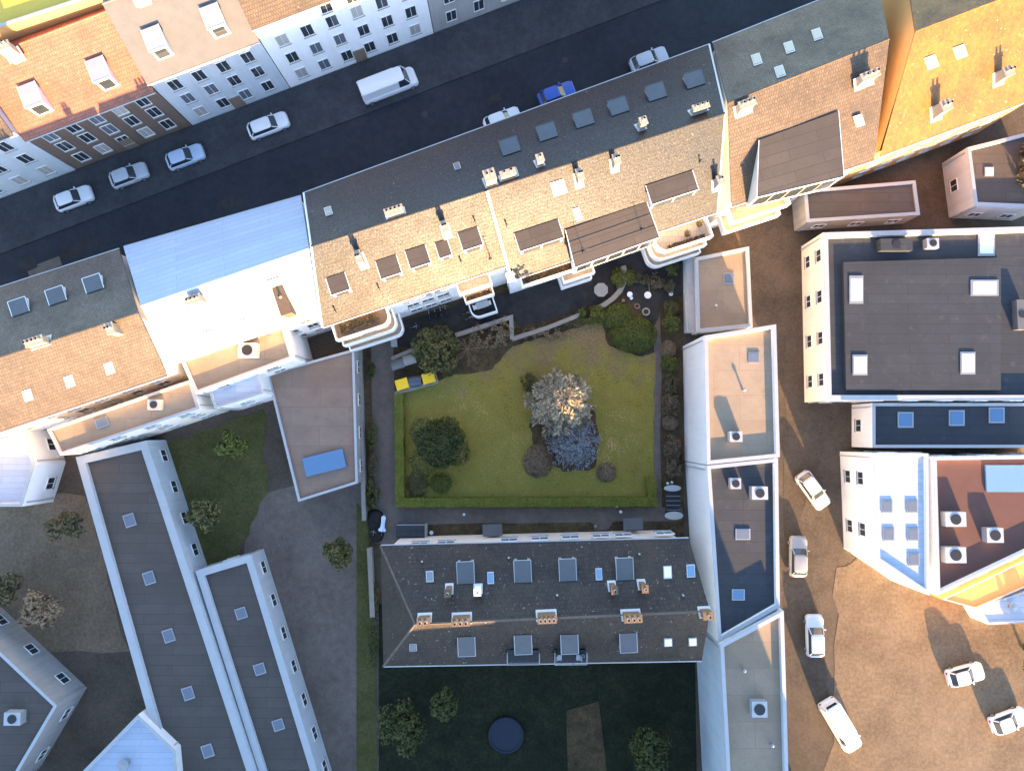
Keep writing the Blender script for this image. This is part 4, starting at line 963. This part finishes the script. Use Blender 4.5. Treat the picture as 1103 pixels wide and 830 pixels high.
# ------------------------------------------------------------------ neighbours
def flatb(name, label, cat, poly, z, wall, roof, par=.45, pw=.35, group=None, win=True):
    """flat-roofed building from its roof outline in the photograph"""
    P = [at(a, b, z) for a, b in poly]; n = len(P); c = sum(P, V()) / n
    ar = sum(P[i].x * P[(i + 1) % n].y - P[(i + 1) % n].x * P[i].y for i in range(n))
    if ar < 0: P = P[::-1]
    t = thing(name, label, cat, (c.x, c.y, 0), group)
    I = []
    for i in range(n):
        a, b, d = P[i - 1], P[i], P[(i + 1) % n]
        e, f = (b - a).normalized(), (d - b).normalized()
        n1, n2 = V((-e.y, e.x, 0)), V((-f.y, f.x, 0)); m = (n1 + n2).normalized(); I.append(b + m * pw / max(.4, m.dot(n1)))
    MB().prism(I, z - .5, z).build('roof', roof, t)
    wm = MB()
    for i in range(n):
        j = (i + 1) % n
        wm.solid([V((p.x, p.y, -.2)) for p in (P[i], P[j], I[j], I[i])], [V((p.x, p.y, z + par)) for p in (P[i], P[j], I[j], I[i])])
    wm.build('wall', wall, t)
    cp = MB()
    for i in range(n):
        j = (i + 1) % n; cp.solid([p + Z * (par + .003) for p in (P[i], P[j], I[j], I[i])], [p + Z * (par + .05) for p in (P[i], P[j], I[j], I[i])])
    cp.build('coping', 'zinc', t)
    for i in range(n):
        a, b = P[i], P[(i + 1) % n]; e = (b - a); L_ = e.length; e.normalize(); out = V((e.y, -e.x, 0)); mid_ = (a + b) / 2
        if L_ < 2.5 or out.dot(V((mid_.x, mid_.y, 0))) > 0: continue
        q = a + e * .4 + out * .06; MB().tube(V((q.x, q.y, 0)), V((q.x, q.y, z - .1)), .05, .05, 6).build('downpipe', 'zinc', t)
        if win and z > 2.2 and L_ > 3.5:
            for zz in ((1.5,) if z < 4.6 else (1.6, 4.3) if z < 7 else (1.6, 4.2, 6.6)):
                k_ = max(1, int(L_ / 3.4))
                for j in range(k_): window(t, V((a.x, a.y, zz)) + e * (L_ * (j + .5) / k_) + out * .005, 1.3, 1.2, e, out)
    t_pl = Plane(V((0, 0, z)), V((1, 0, z)), V((0, 1, z))); return t, t_pl, P
def dome(root, pl, c, wpx, hpx, ang=0, pane='opaquewhite'):
    f = skylight(root, pl, c, wpx, hpx, ang, pane, 'metal'); return f
def acbox(root, pl, c, sx, sy, h, m='zinc'):
    p = pl.hit(*c); b = MB().obox(p + Z * (h / 2 + .02), sx, sy, h).build('roof_unit', m, root)
    MB().lathe(p + Z * (h + .02), [(min(sx, sy) * .36, 0), (min(sx, sy) * .36, .06)], 16).build('fan_grille', 'darkmetal', b); return b
wr = random.Random(12)
M['curtain'] = plain('curtained glass', (.38, .37, .35), .3, .5, .1, 2, 0)
def rowwin(t, a, b, rows, n, wd=1.2, h=1.6, inset=1.0):
    """windows on the outside of the wall a-b; outside is to the right of a->b"""
    a = V((a.x, a.y, 0)); b = V((b.x, b.y, 0)); u = (b - a).normalized(); out = V((u.y, -u.x, 0)); L = (b - a).length
    for z in rows:
        for i in range(n): window(t, a + u * (inset + (i + .5) * (L - 2 * inset) / n) + Z * z + out * .005, wd, h, u, out, pane=wr.choice(('glass', 'glass', 'greyglass', 'glass', 'curtain')))

# east: white-walled buildings along the garden
t, pl, P = flatb('neighbour_building', 'low building with pale gravel roof and long white garden wall, next to the lawn', 'building', [(757, 362), (834, 350), (838, 492), (760, 500)], 8.0, 'white', 'gravel', win=False)
dome(t, pl, (812, 385), 12, 12, 0, 'greyglass'); acbox(t, pl, (790, 470), 1.2, 1.0, .8); ventpipe(t, pl.hit(800, 420), .5, .1, 'metal')
t, pl, P = flatb('neighbour_building', 'dark-roofed white-walled building level with the south path, in the row east of the garden', 'building', [(760, 501), (836, 493), (838, 652), (772, 690)], 8.0, 'white', 'feltdark', win=False)
dome(t, pl, (800, 575), 16, 12, 0, 'greyglass'); dome(t, pl, (795, 640), 14, 12, 0, 'skyblueglass'); acbox(t, pl, (815, 530), 1.5, 1.2, .9); acbox(t, pl, (790, 520), 1.0, 1.0, .7)
t, pl, P = flatb('neighbour_building', 'long pale-gravel-roofed building southeast of the slate house, with pale blue west wall', 'building', [(774, 692), (842, 656), (852, 1000), (790, 1000)], 8.6, 'bluewall', 'gravel', win=False)
acbox(t, pl, (815, 760), 1.4, 1.4, .8); ventpipe(t, pl.hit(800, 720), .5, .1, 'metal'); ventpipe(t, pl.hit(830, 800), .5, .1, 'metal')
t, pl, P = flatb('annex', 'cream flat-roofed annex behind the wide-capped patio wall', 'building', [(748, 278), (806, 266), (810, 352), (750, 358)], 1.9, 'cream', 'gravel', .2)
dome(t, pl, (785, 300), 12, 12, 0, 'greyglass'); ventpipe(t, pl.hit(770, 330), .4, .1, 'metal')
# row east of the terraced houses
RA, RB = at(784, 111, 15), at(958, 42, 15)
t = thing('row_house', 'tiled house with a broad brown flat dormer, east of the terraced houses', 'house', ((RA + RB) / 2).to_2d().to_3d())
h_ = house(t, at(768, 46, 10), at(944, -24, 10), at(942, 172, 10), at(788, 222, 10), RA, RB, 'cream', 'tile_far', ridge='tile_far', gw=.15, ge=.15)
pe = h_['ps']; B0, B1 = pe.hit(818, 152, .12), pe.hit(903, 120, .12); zb = (B0.z + B1.z) / 2
dormer_pts(t, pe, [V((B0.x, B0.y, zb)), V((B1.x, B1.y, zb))], [at(908, 190, zb - .3), at(816, 212, zb - .3)], wall='cream')
chimney(t, pe, (930, 88), 1.6, .6, 1.2, h_['u'], 3, flash='trim'); chimney(t, pe, (800, 118), 1.4, .6, 1.2, h_['u'], 3, flash='trim')
for c in ((815, 65), (850, 52), (880, 38), (840, 78)): skylight(t, h_['pn'], c, 10, 12, UANG, 'greyglass', 'metal')
skylight(t, pe, (925, 130), 9, 12, UANG, 'opaquewhite', 'trim')
pz = fl(h_['sw']); balcony(t, pz + du * .3 + DN * .01, du, DN, 6, 1.6, 7.0, .9); balcony(t, pz + du * .3 + DN * .01, du, DN, 6, 1.8, 4.2, .9)
rowwin(t, h_['sw'] + du * 7, h_['se'], (2, 4.9, 7.6), 3)
# ochre house at the top right
RA, RB = at(986, 34, 15), at(1170, -36, 15)
t = thing('ochre_house', 'bright ochre-roofed house in full sun at the top right corner', 'house', ((RA + RB) / 2).to_2d().to_3d())
h_ = house(t, at(975, -40, 10.5), at(1160, -110, 10.5), at(1130, 100, 10), at(948, 168, 10), RA, RB, 'orange', 'tile_yellow', ridge='tile_yellow', gw=.1)
for c in ((1003, 67), (1034, 56)): skylight(t, h_['ps'], c, 12, 13, 20, 'opaquewhite', 'trim')
chimney(t, h_['ps'], (1008, 122), .9, .9, 1.6, h_['u'], 2, flash='trim'); chimney(t, h_['ps'], (1075, 85), .8, .8, 1.4, h_['u'], 2, flash='trim')
rowwin(t, h_['sw'], h_['se'], (2, 5, 7.6), 6)
t, pl, P = flatb('yard_building', 'grey flat-roofed yard building below the ochre house', 'building', [(1040, 160), (1120, 140), (1120, 225), (1048, 222)], 4, 'bluewall', 'felt', .25)
dome(t, pl, (1065, 185), 10, 10)
t, pl, P = flatb('shed', 'low shed with brown roof between the row house and the dark flat roof', 'shed', [(865, 205), (985, 195), (990, 232), (868, 240)], 3, 'greywall', 'felt', .15)
tree('broadleaf_tree', 'brownish tree behind the grey yard building at the right edge', at(1088, 190, 0), 7, 2.2, 2.2, 4.6, 2.2, 2600, 'lf_olive', .4, .25, 71)
# dark flat-roofed block on the right
t, pl, P = flatb('flat_roofed_block', 'large square building with dark flat roof and white skylights, on the right', 'building', [(884, 252), (1150, 244), (1150, 431), (888, 431)], 4.8, 'cream', 'feltdark', .5, .5)
MB().prism([at(a, b, 5) for a, b in ((907, 283), (1076, 278), (1076, 420), (910, 420))], 4.81, 5.3).build('raised_roof', 'feltdark', t)
pr = Plane(V((0, 0, 5.3)), V((1, 0, 5.3)), V((0, 1, 5.3)))
for c, a, b in (((922, 312), 15, 30), ((1060, 310), 30, 17), ((926, 393), 16, 22), ((1042, 391), 16, 24)): dome(t, pr, c, a, b)
dome(t, pl, (1062, 263), 18, 26); acbox(t, pl, (960, 266), 3.2, 1.2, 1.0, 'feltdark'); acbox(t, pl, (1095, 340), 1.0, 3.0, .8, 'lead'); acbox(t, pl, (1000, 264), 1.2, 1.0, .8)
t, pl, P = flatb('link_building', 'lower dark-roofed wing with three blue skylights, south of the large square building', 'building', [(938, 434), (1150, 434), (1150, 482), (938, 482)], 4.0, 'white', 'feltdark', .3, .3)
for c in ((975, 452), (1030, 450), (1073, 447)): dome(t, pl, c, 17, 17, 0, 'skyblueglass')
t, pl, P = flatb('white_block', 'tall white-roofed block with a pointed south end, on the right', 'building', [(938, 488), (998, 488), (999, 640), (943, 602)], 6.5, 'white', 'whiteroof', .3, .3)
for c in ((955, 545), (982, 545), (957, 575), (983, 575), (984, 602)): dome(t, pl, c, 12, 14, 0, 'greyglass')
t, pl, P = flatb('terrace_building', 'building with red brown roof terrace beside the white-roofed block', 'building', [(1002, 492), (1150, 490), (1150, 572), (1006, 640)], 6.2, 'white', 'redterrace', .5, .3)
acbox(t, pl, (1024, 558), 2.0, 1.4, .8); acbox(t, pl, (1024, 596), 2.0, 1.5, .8); acbox(t, pl, (1066, 575), 1.6, 1.4, .8)
MB().obox(pl.hit(1085, 515) + Z * .12, 4.4, 2.6, .2).build('roof_pool', 'blueplastic', t)
t, pl, P = flatb('shed', 'small orange-roofed shed at the right edge', 'shed', [(1014, 645), (1150, 580), (1150, 612), (1050, 655)], 3, 'orange', 'orange', .1, .15)
t, pl, P = flatb('shed', 'small white-roofed shed just below the orange-roofed one', 'shed', [(1052, 652), (1150, 622), (1150, 668), (1064, 672)], 2.8, 'white', 'whiteroof', .15, .15)
ventpipe(t, pl.hit(1088, 652), .5, .25, 'metal')
tree('broadleaf_tree', 'dark green tree on the sandy yard at the right edge', at(1100, 695, 0), 5, 2.0, 2.2, 3.2, 1.9, 2400, 'lf_ever', .35, .2, 72)

# west: white-roofed house and its long tiled neighbour
RA, RB = at(152, 330, 14), at(333, 268, 14)
t = thing('white_house', 'white-roofed house joined to the west end of the terraced houses', 'house', ((RA + RB) / 2).to_2d().to_3d())
h_ = house(t, at(133, 266, 10), at(324, 211, 10), at(346, 338, 10), at(183, 392, 10), RA, RB, 'white', 'whiteroof', ridge='trim', gw=.1, ge=.1)
chimney(t, h_['ps'], (306, 322), .9, 3.2, .9, h_['u'], 1, body='brick', flash='trim', cap='brick'); chimney(t, h_['ps'], (215, 325), 1.2, .6, 1.2, h_['u'], 3)
for c in ((225, 362), (262, 350)): skylight(t, h_['ps'], c, 10, 12, UANG, 'greyglass', 'metal')
rowwin(t, h_['sw'], h_['se'], (2, 4.9, 7.6), 6)
RA, RB = at(-110, 420, 14), at(149, 337, 14)
t = thing('long_tiled_house', 'long brown tiled house at the left edge, west of the white roof', 'house', ((RA + RB) / 2).to_2d().to_3d())
h_ = house(t, at(-120, 348, 10), at(128, 268, 10), at(180, 404, 9.5), at(-90, 495, 9.5), RA, RB, 'cream', 'tile_far', ridge='tile_far', ge=.1)
for c in ((20, 330), (60, 318), (100, 305)): dormer(t, h_['pn'], c, 18, 15, UANG, -1, drop=.25, wall='trim', top='lead')
for c in ((30, 425), (75, 410), (118, 396)): skylight(t, h_['ps'], c, 9, 12, UANG, 'greyglass', 'trim')
chimney(t, h_['pn'], (45, 369), 1.5, .6, 1.0, h_['u'], 4); chimney(t, h_['ps'], (128, 356), .6, .9, 1.4, h_['u'], 2)
rowwin(t, h_['sw'], h_['se'], (2, 4.9, 7.4), 8)
t, pl, P = flatb('rear_wing', 'long grey flat-roofed rear wing below the long tiled house', 'building', [(52, 462), (206, 409), (216, 440), (66, 490)], 7.0, 'cream', 'gravel', .2, .25)
dome(t, pl, (110, 455), 14, 10, UANG, 'greyglass'); acbox(t, pl, (170, 436), 1.2, 1.0, .8)
t, pl, P = flatb('rear_wing', 'tan flat-roofed rear wing below the white-roofed house', 'building', [(196, 388), (306, 350), (316, 386), (212, 424)], 7.4, 'white', 'gravel', .3, .25)
acbox(t, pl, (270, 378), 1.8, 1.4, .9)
t, pl, P = flatb('annex', 'small white-roofed annex in the yard behind the white house', 'building', [(222, 408), (276, 392), (284, 424), (232, 440)], 6.0, 'white', 'whiteroof', .2, .2)
t, pl, P = flatb('garage_building', 'pinkish flat-roofed building with blue skylight, west of the drive', 'building', [(288, 402), (382, 376), (386, 520), (322, 540)], 3.0, 'greywall', 'gravelpink', .2, .25)
MB().obox(pl.hit(350, 498) + Z * .14, 4.2, 1.9, .25, ux=V((.97, .24, 0)), uy=V((-.24, .97, 0))).build('roof_light', 'skyblueglass', t)
t, pl, P = flatb('long_hall', 'long grey flat-roofed hall with pale edges, running down the left side', 'building', [(84, 492), (160, 474), (300, 900), (206, 925)], 3.6, 'bluewall', 'felt', .35, .8)
for k in range(5): dome(t, pl, (140 + k * 21, 560 + k * 62), 14, 12, -72, 'greyglass')
t, pl, P = flatb('long_hall', 'shorter grey flat-roofed hall with one pale edge, beside the longer one', 'building', [(212, 614), (272, 596), (362, 890), (306, 910)], 3.2, 'bluewall', 'felt', .3, .7)
for k in range(3): dome(t, pl, (260 + k * 20, 660 + k * 60), 12, 12, -72, 'greyglass')
t, pl, P = flatb('corner_building', 'grey-roofed building in the bottom left corner', 'building', [(-40, 660), (64, 758), (10, 850), (-40, 850)], 4.5, 'greywall', 'felt', .3, .3)
acbox(t, pl, (20, 770), 1.6, 1.2, .9)
t, pl, P = flatb('corner_building', 'white-roofed building with one round vent at the bottom left', 'building', [(70, 850), (150, 768), (190, 806), (196, 870)], 4.5, 'white', 'whiteroof', .25, .3)
ventpipe(t, pl.hit(137, 820), .7, .35, 'metal')
t, pl, P = flatb('white_block', 'small white-roofed block at the left edge, below the long tiled house', 'building', [(-40, 452), (28, 458), (40, 500), (26, 545), (-40, 545)], 4.5, 'white', 'whiteroof', .3, .3)
for a, b, s, m, lab in ((22, 628, 1.6, 'lf_olive', 'brownish tree on the sandy ground at the left edge'), (62, 648, 1.8, 'lf_brown', 'bare brown tree beside the long grey hall'), (88, 560, 1.3, 'lf_olive', 'small olive tree at the top end of the long grey hall'), (232, 548, 1.5, 'lf_ever', 'green tree on the rough grass between the two halls'), (262, 478, 1.3, 'lf_green', 'green tree at the north corner of the rough grass'), (372, 590, 1.2, 'lf_ever', 'dark green tree beside the wall west of the drive')):
    tree('yard_tree', lab, at(a, b, 0), 5, s, s, 2.9, 1.7, 1900, m, .34, .2, a)

# ground patches around
sheet('sandy_yard', px(wob([(902, 612), (960, 585), (1200, 590), (1200, 1000), (880, 1000), (894, 800)], 5, 7)), 'court', -.03)
sheet('sandy_yard', px(wob([(-60, 520), (92, 530), (140, 700), (-60, 700)], 5, 7)), 'court', -.03)
sheet('yard_asphalt', px([(270, 535), (384, 505), (398, 560), (402, 960), (330, 960), (262, 600)]), 'asphalt', -.045)
sheet('rough_grass', px(wob([(172, 482), (285, 440), (286, 530), (250, 610), (212, 640)], 3, 7)), 'rough', -.02)
sheet('rough_grass', px([(384, 540), (396, 560), (404, 690), (408, 960), (384, 960)]), 'rough', -.01)
sheet('south_garden', px([(408, 650), (748, 650), (752, 960), (408, 960)]), 'shadedgrass', -.02)
sheet('south_path', px([(610, 765), (645, 755), (668, 960), (615, 960)]), 'soil', -.01)
tp = at(545, 790, 0); t = thing('paddling_pool', 'dark blue covered round pool in the garden south of the slate house', 'pool', tp)
MB().torus(tp + Z * .3, 1.7, .16, Z, 28, 8).build('rim', 'deepblue', t); MB().lathe(tp, [(1.65, 0), (1.65, .34)], 28).build('pool_cover', 'deepblue', t)
for a, b, s, m, lab in ((440, 770, 2.2, 'lf_dark', 'dark tree left of the blue pool'), (690, 790, 2.0, 'lf_dark', 'dark tree right of the paved path, south of the slate house'), (480, 745, 1.2, 'lf_dark', 'small evergreen between the slate house and the blue pool')):
    tree('yard_tree', lab, at(a, b, 0), 5, s, s, 3.0, 1.9, 2300, m, .34, .2, a)

# ------------------------------------------------------------------ street
NWp, NEp = V((W['nw'].x, W['nw'].y, 0)), V((E_['ne'].x, E_['ne'].y, 0))
ds = (NEp - NWp).normalized(); ps_ = V((-ds.y, ds.x, 0))
def st(s, v): 
    q = NWp + ds * s + ps_ * v; return V((q.x, q.y, 0))
def band(name, v0, v1, z0, z1, m): return struct(MB().prism([st(-150, v0), st(150, v0), st(150, v1), st(-150, v1)], z0, z1).build(name, m))
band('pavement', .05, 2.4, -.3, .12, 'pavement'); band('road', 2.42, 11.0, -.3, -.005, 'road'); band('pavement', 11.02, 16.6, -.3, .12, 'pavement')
band('kerb', 2.40, 2.55, -.3, .125, 'pavement'); band('kerb', 10.87, 11.01, -.3, .125, 'pavement')
rr_ = random.Random(21)
for i in range(9):
    s0, v0 = rr_.uniform(-45, 30), rr_.uniform(3.2, 9.0); a_, b_ = rr_.uniform(1.5, 5), rr_.uniform(.7, 1.6)
    zz_ = Z * (.001 + i * .0015)
    struct(MB().face([st(s0, v0) + zz_, st(s0 + a_, v0 + .1) + zz_, st(s0 + a_, v0 + b_) + zz_, st(s0, v0 + b_) + zz_]).build('road_patch', 'asphalt' if i % 3 == 0 else 'paving'))
for i in range(6):
    q = st(-40 + i * 14 + rr_.uniform(-3, 3), rr_.choice((4.5, 8.5))); struct(MB().lathe(q, [(.34, -.004), (.34, .012), (.02, .014)], 18).build('manhole_cover', 'darkmetal', None, loc=q))
sheet('driveway', px(wob([(846, 365), (882, 360), (888, 480), (862, 560), (880, 650), (896, 760), (905, 960), (846, 960), (842, 700), (846, 520)], 2, 5)), 'drivebrown', -.04)
def make_car(label, loc, rz, pm, L=4.3, Wd=1.78, h=1.48, van=False):
    c = V(loc); t = thing('parked_car' if not van else 'parked_van', label, 'car' if not van else 'van', c, 'parked vehicles')
    def ring(x0, x1, wd, z, r): return rrect(c + X * (x0 + x1) / 2, x1 - x0, wd, r, X, Y, c.z + z, 6)
    hl = L / 2
    zb = .95 if not van else 1.15
    MB().loft([ring(-hl + .12, hl - .12, Wd - .14, .22, .3), ring(-hl, hl, Wd, .45, .38), ring(-hl + .02, hl - .02, Wd, .7, .42), ring(-hl + .08, hl - .10, Wd - .08, zb - .04, .45), ring(-hl + .16, hl - .22, Wd - .2, zb, .4)]).build('body', pm, t, smooth=True)
    if not van: c0, c1, c2, c3 = -hl + .25, hl - 1.25, -hl + .75, hl - 2.0
    else: c0, c1, c2, c3 = -hl + .1, hl - .85, -hl + .2, hl - 1.5
    MB().loft([ring(c0, c1, Wd - .2, zb - .02, .3), ring(c2 - .1, c3 + .12, Wd - .44, h - .06, .28)]).build('window_glass', 'glass', t)
    MB().loft([ring(c2 - .12, c3 + .14, Wd - .40, h - .07, .28), ring(c2 - .08, c3 + .1, Wd - .44, h - .01, .28), ring(c2 + .05, c3 - .05, Wd - .6, h + .03, .25)]).build('roof', pm, t, smooth=True)
    if van: MB().loft([ring(c0 - .02, c3 - .6, Wd - .16, zb - .03, .15), ring(c0 + .02, c3 - .6, Wd - .3, h - .05, .15)]).build('cargo_side', pm, t)
    for s in (-1, 1):
        for x0, x1 in ((c1, c3 + .14), (c0, c2 - .12)): MB().tube(c + V((x0, s * (Wd / 2 - .14), zb)), c + V((x1, s * (Wd / 2 - .25), h - .06)), .045, .045, 6).build('window_pillar', pm, t)
    for s in (-1, 1):
        MB().obox(c + V((hl - .13, s * (Wd / 2 - .33), .68)), .16, .34, .14).build('headlight', 'lamp_clear', t)
        MB().obox(c + V((-hl + .10, s * (Wd / 2 - .30), .75)), .14, .26, .16).build('tail_light', 'lamp_red', t)
        MB().obox(c + V((c1 - .25, s * (Wd / 2 + .05), zb + .04)), .12, .2, .13).build('mirror', pm, t)
        for x in (-hl + .78, hl - .82):
            wl = MB().tube(c + V((x, s * (Wd / 2 - .20), .31)), c + V((x, s * (Wd / 2 + .01), .31)), .31, .31, 18).build('wheel', 'rubber', t)
            MB().tube(c + V((x, s * (Wd / 2 + .0), .31)), c + V((x, s * (Wd / 2 + .02), .31)), .2, .2, 14).build('rim', 'metal', wl)
    t.rotation_euler = (0, 0, rz); return t
sa = math.atan2(ds.y, ds.x)
def g(a, b, z=1.2): q = at(a, b, z); q.z = 0; return q
make_car('long white van in the street, largest of the pale vehicles there', g(418, 90), sa, 'p_white', 6.4, 2.05, 2.35, True)
make_car('white car next west of the large white van', g(287, 133), sa, 'p_white', 4.6)
make_car('pale blue car in the street, between the white car and the silver one', g(197, 167), sa, 'p_pale', 4.2)
make_car('silver car in the street below the brown house front', g(136, 187), sa, 'p_silver', 4.2)
make_car('white car furthest left in the street', g(76, 212), sa, 'p_white', 4.2)
make_car('bright blue car half hidden behind the terraced house eaves', g(600, 99), sa, 'p_blue', 4.2)
make_car('white car almost hidden behind the terraced house eaves', g(541, 127), sa, 'p_white', 4.2)
make_car('silver car in the street near the top right, behind the dormers', g(700, 62), sa, 'p_silver', 4.3)
make_car('pale blue car parked in the brown yard on the right', g(880, 686), R(90), 'p_pale', 4.4)
make_car('white van parked askew on the sandy yard at the bottom right', g(907, 782), R(-60), 'p_white', 5.6, 2.0, 2.3, True)
make_car('silver car parked askew by the white-roofed block', g(878, 528), R(-55), 'p_silver', 4.3)
make_car('white car standing on the sandy yard right of the white van', g(1043, 728), R(15), 'p_white', 3.9)
make_car('white car in the bottom right corner of the sandy yard', g(1090, 778), R(20), 'p_white', 3.9)
make_car('grey car in the shadowed yard beside the dark-roofed building', g(862, 600), R(88), 'p_grey', 4.3)
# houses on the north side of the street
def north(label, s0, s1, ze, zr, wall, roof, rows, n, dep=11, dorm=0):
    v = 16.7; A = st(s0, v); t = thing('street_house', label, 'house', st((s0 + s1) / 2, v + dep / 2), 'houses across the street')
    e = .4
    SW, SE, NE_, NW_ = [V((q.x, q.y, ze)) for q in (st(s0, v - e), st(s1, v - e), st(s1, v + dep + e), st(s0, v + dep + e))]
    ra, rb = [V((q.x, q.y, zr)) for q in (st(s0, v + dep / 2), st(s1, v + dep / 2))]
    h_ = house(t, NW_, NE_, SE, SW, ra, rb, wall, roof, gw=.05, ge=.05, over=e, ridge=roof)
    rowwin(t, h_['sw'], h_['se'], rows, n, 1.2, 1.8, .6)
    for k in range(dorm):
        f = (k + .5) / dorm; b = SW.lerp(SE, f); q = b + ps_ * 3.2; q.z = h_['ps'].z(q.x, q.y) + .1
        uu = ds * .8; zt = q.z + .35
        fr = b + ps_ * 1.2
        dormer_pts(t, h_['ps'], [V(((q - uu).x, (q - uu).y, zt)), V(((q + uu).x, (q + uu).y, zt))], [V(((fr + uu).x, (fr + uu).y, zt - .1)), V(((fr - uu).x, (fr - uu).y, zt - .1))], top='zinc')
    chimney(t, h_['ps'], ra.lerp(rb, .3) - ps_ * .8, 1.2, .6, 1.5, ds, 3)
    MB().obox(st((s0 + s1) / 2, v - .03) + Z * 1.1, 1.3, .12, 2.2, ds, ps_).build('door', 'wood', t)
    return t
north('white-fronted house with rows of windows across the street, west of the red roof', -43, -24, 10, 14.5, 'bluewall', 'tile_far', (2, 5.2, 8.2), 6)
north('brown-fronted house with red tiled roof across the street', -24, -10.5, 8.5, 13, 'brownwall', 'tile_red', (2, 4.8, 7.2), 5, dorm=2)
north('pale house across the street with grey roof, right of the red-roofed one', -10.5, 1, 10, 14, 'bluewall', 'lead', (2, 5.0, 7.8), 4, dorm=2)
north('wide white-fronted house across the street behind the long white van', 1, 18, 12, 16.5, 'white', 'tile_far', (2, 5.2, 8.4, 10.8), 6)
north('grey-fronted house across the street, north of the terraced house dormers', 18, 48, 12, 16.5, 'greywall', 'tile_far', (2, 5.2, 8.4), 9)
t, pl, P = flatb('yellow_building', 'bright yellow flat-roofed building behind the red roof, in the top left corner', 'building', [(-60, -80), (130, -80), (118, -6), (-60, 52)], 13.5, 'orange', 'yellowroof', .3, .3)
# unseen houses south of view, heights and ridges shaped to shade the garden
def southb(label, x0, x1, y0, y1, ze, zr, wall, zw=None):
    t = thing('shade_house', label, 'house', ((x0 + x1) / 2, (y0 + y1) / 2, 0)); ym = (y0 + y1) / 2
    h_ = house(t, V((x0, y1, ze)), V((x1, y1, ze)), V((x1, y0, ze)), V((x0, y0, ze)), V((x0, ym, zr if zw is None else zw)), V((x1, ym, zr)), wall, 'tile_far', ridge='tile_far')
    return t
SB_Y = -53
southb('unseen tall tiled house, sized to shade the garden and slate roof', 12, 33.5, SB_Y - 6, SB_Y + 6, 18, 23.3, 'cream')
southb('unseen tiled house to the south, ridge sloped to leave a sunlit strip on the slate roof', -22, 12, SB_Y - 6, SB_Y + 6, 16, 22.5, 'white', 20.2)
southb('unseen lower tiled house, placed to shade the two grey halls', -75, -22, SB_Y - 6, SB_Y + 6, 12.5, 17.0, 'greywall')
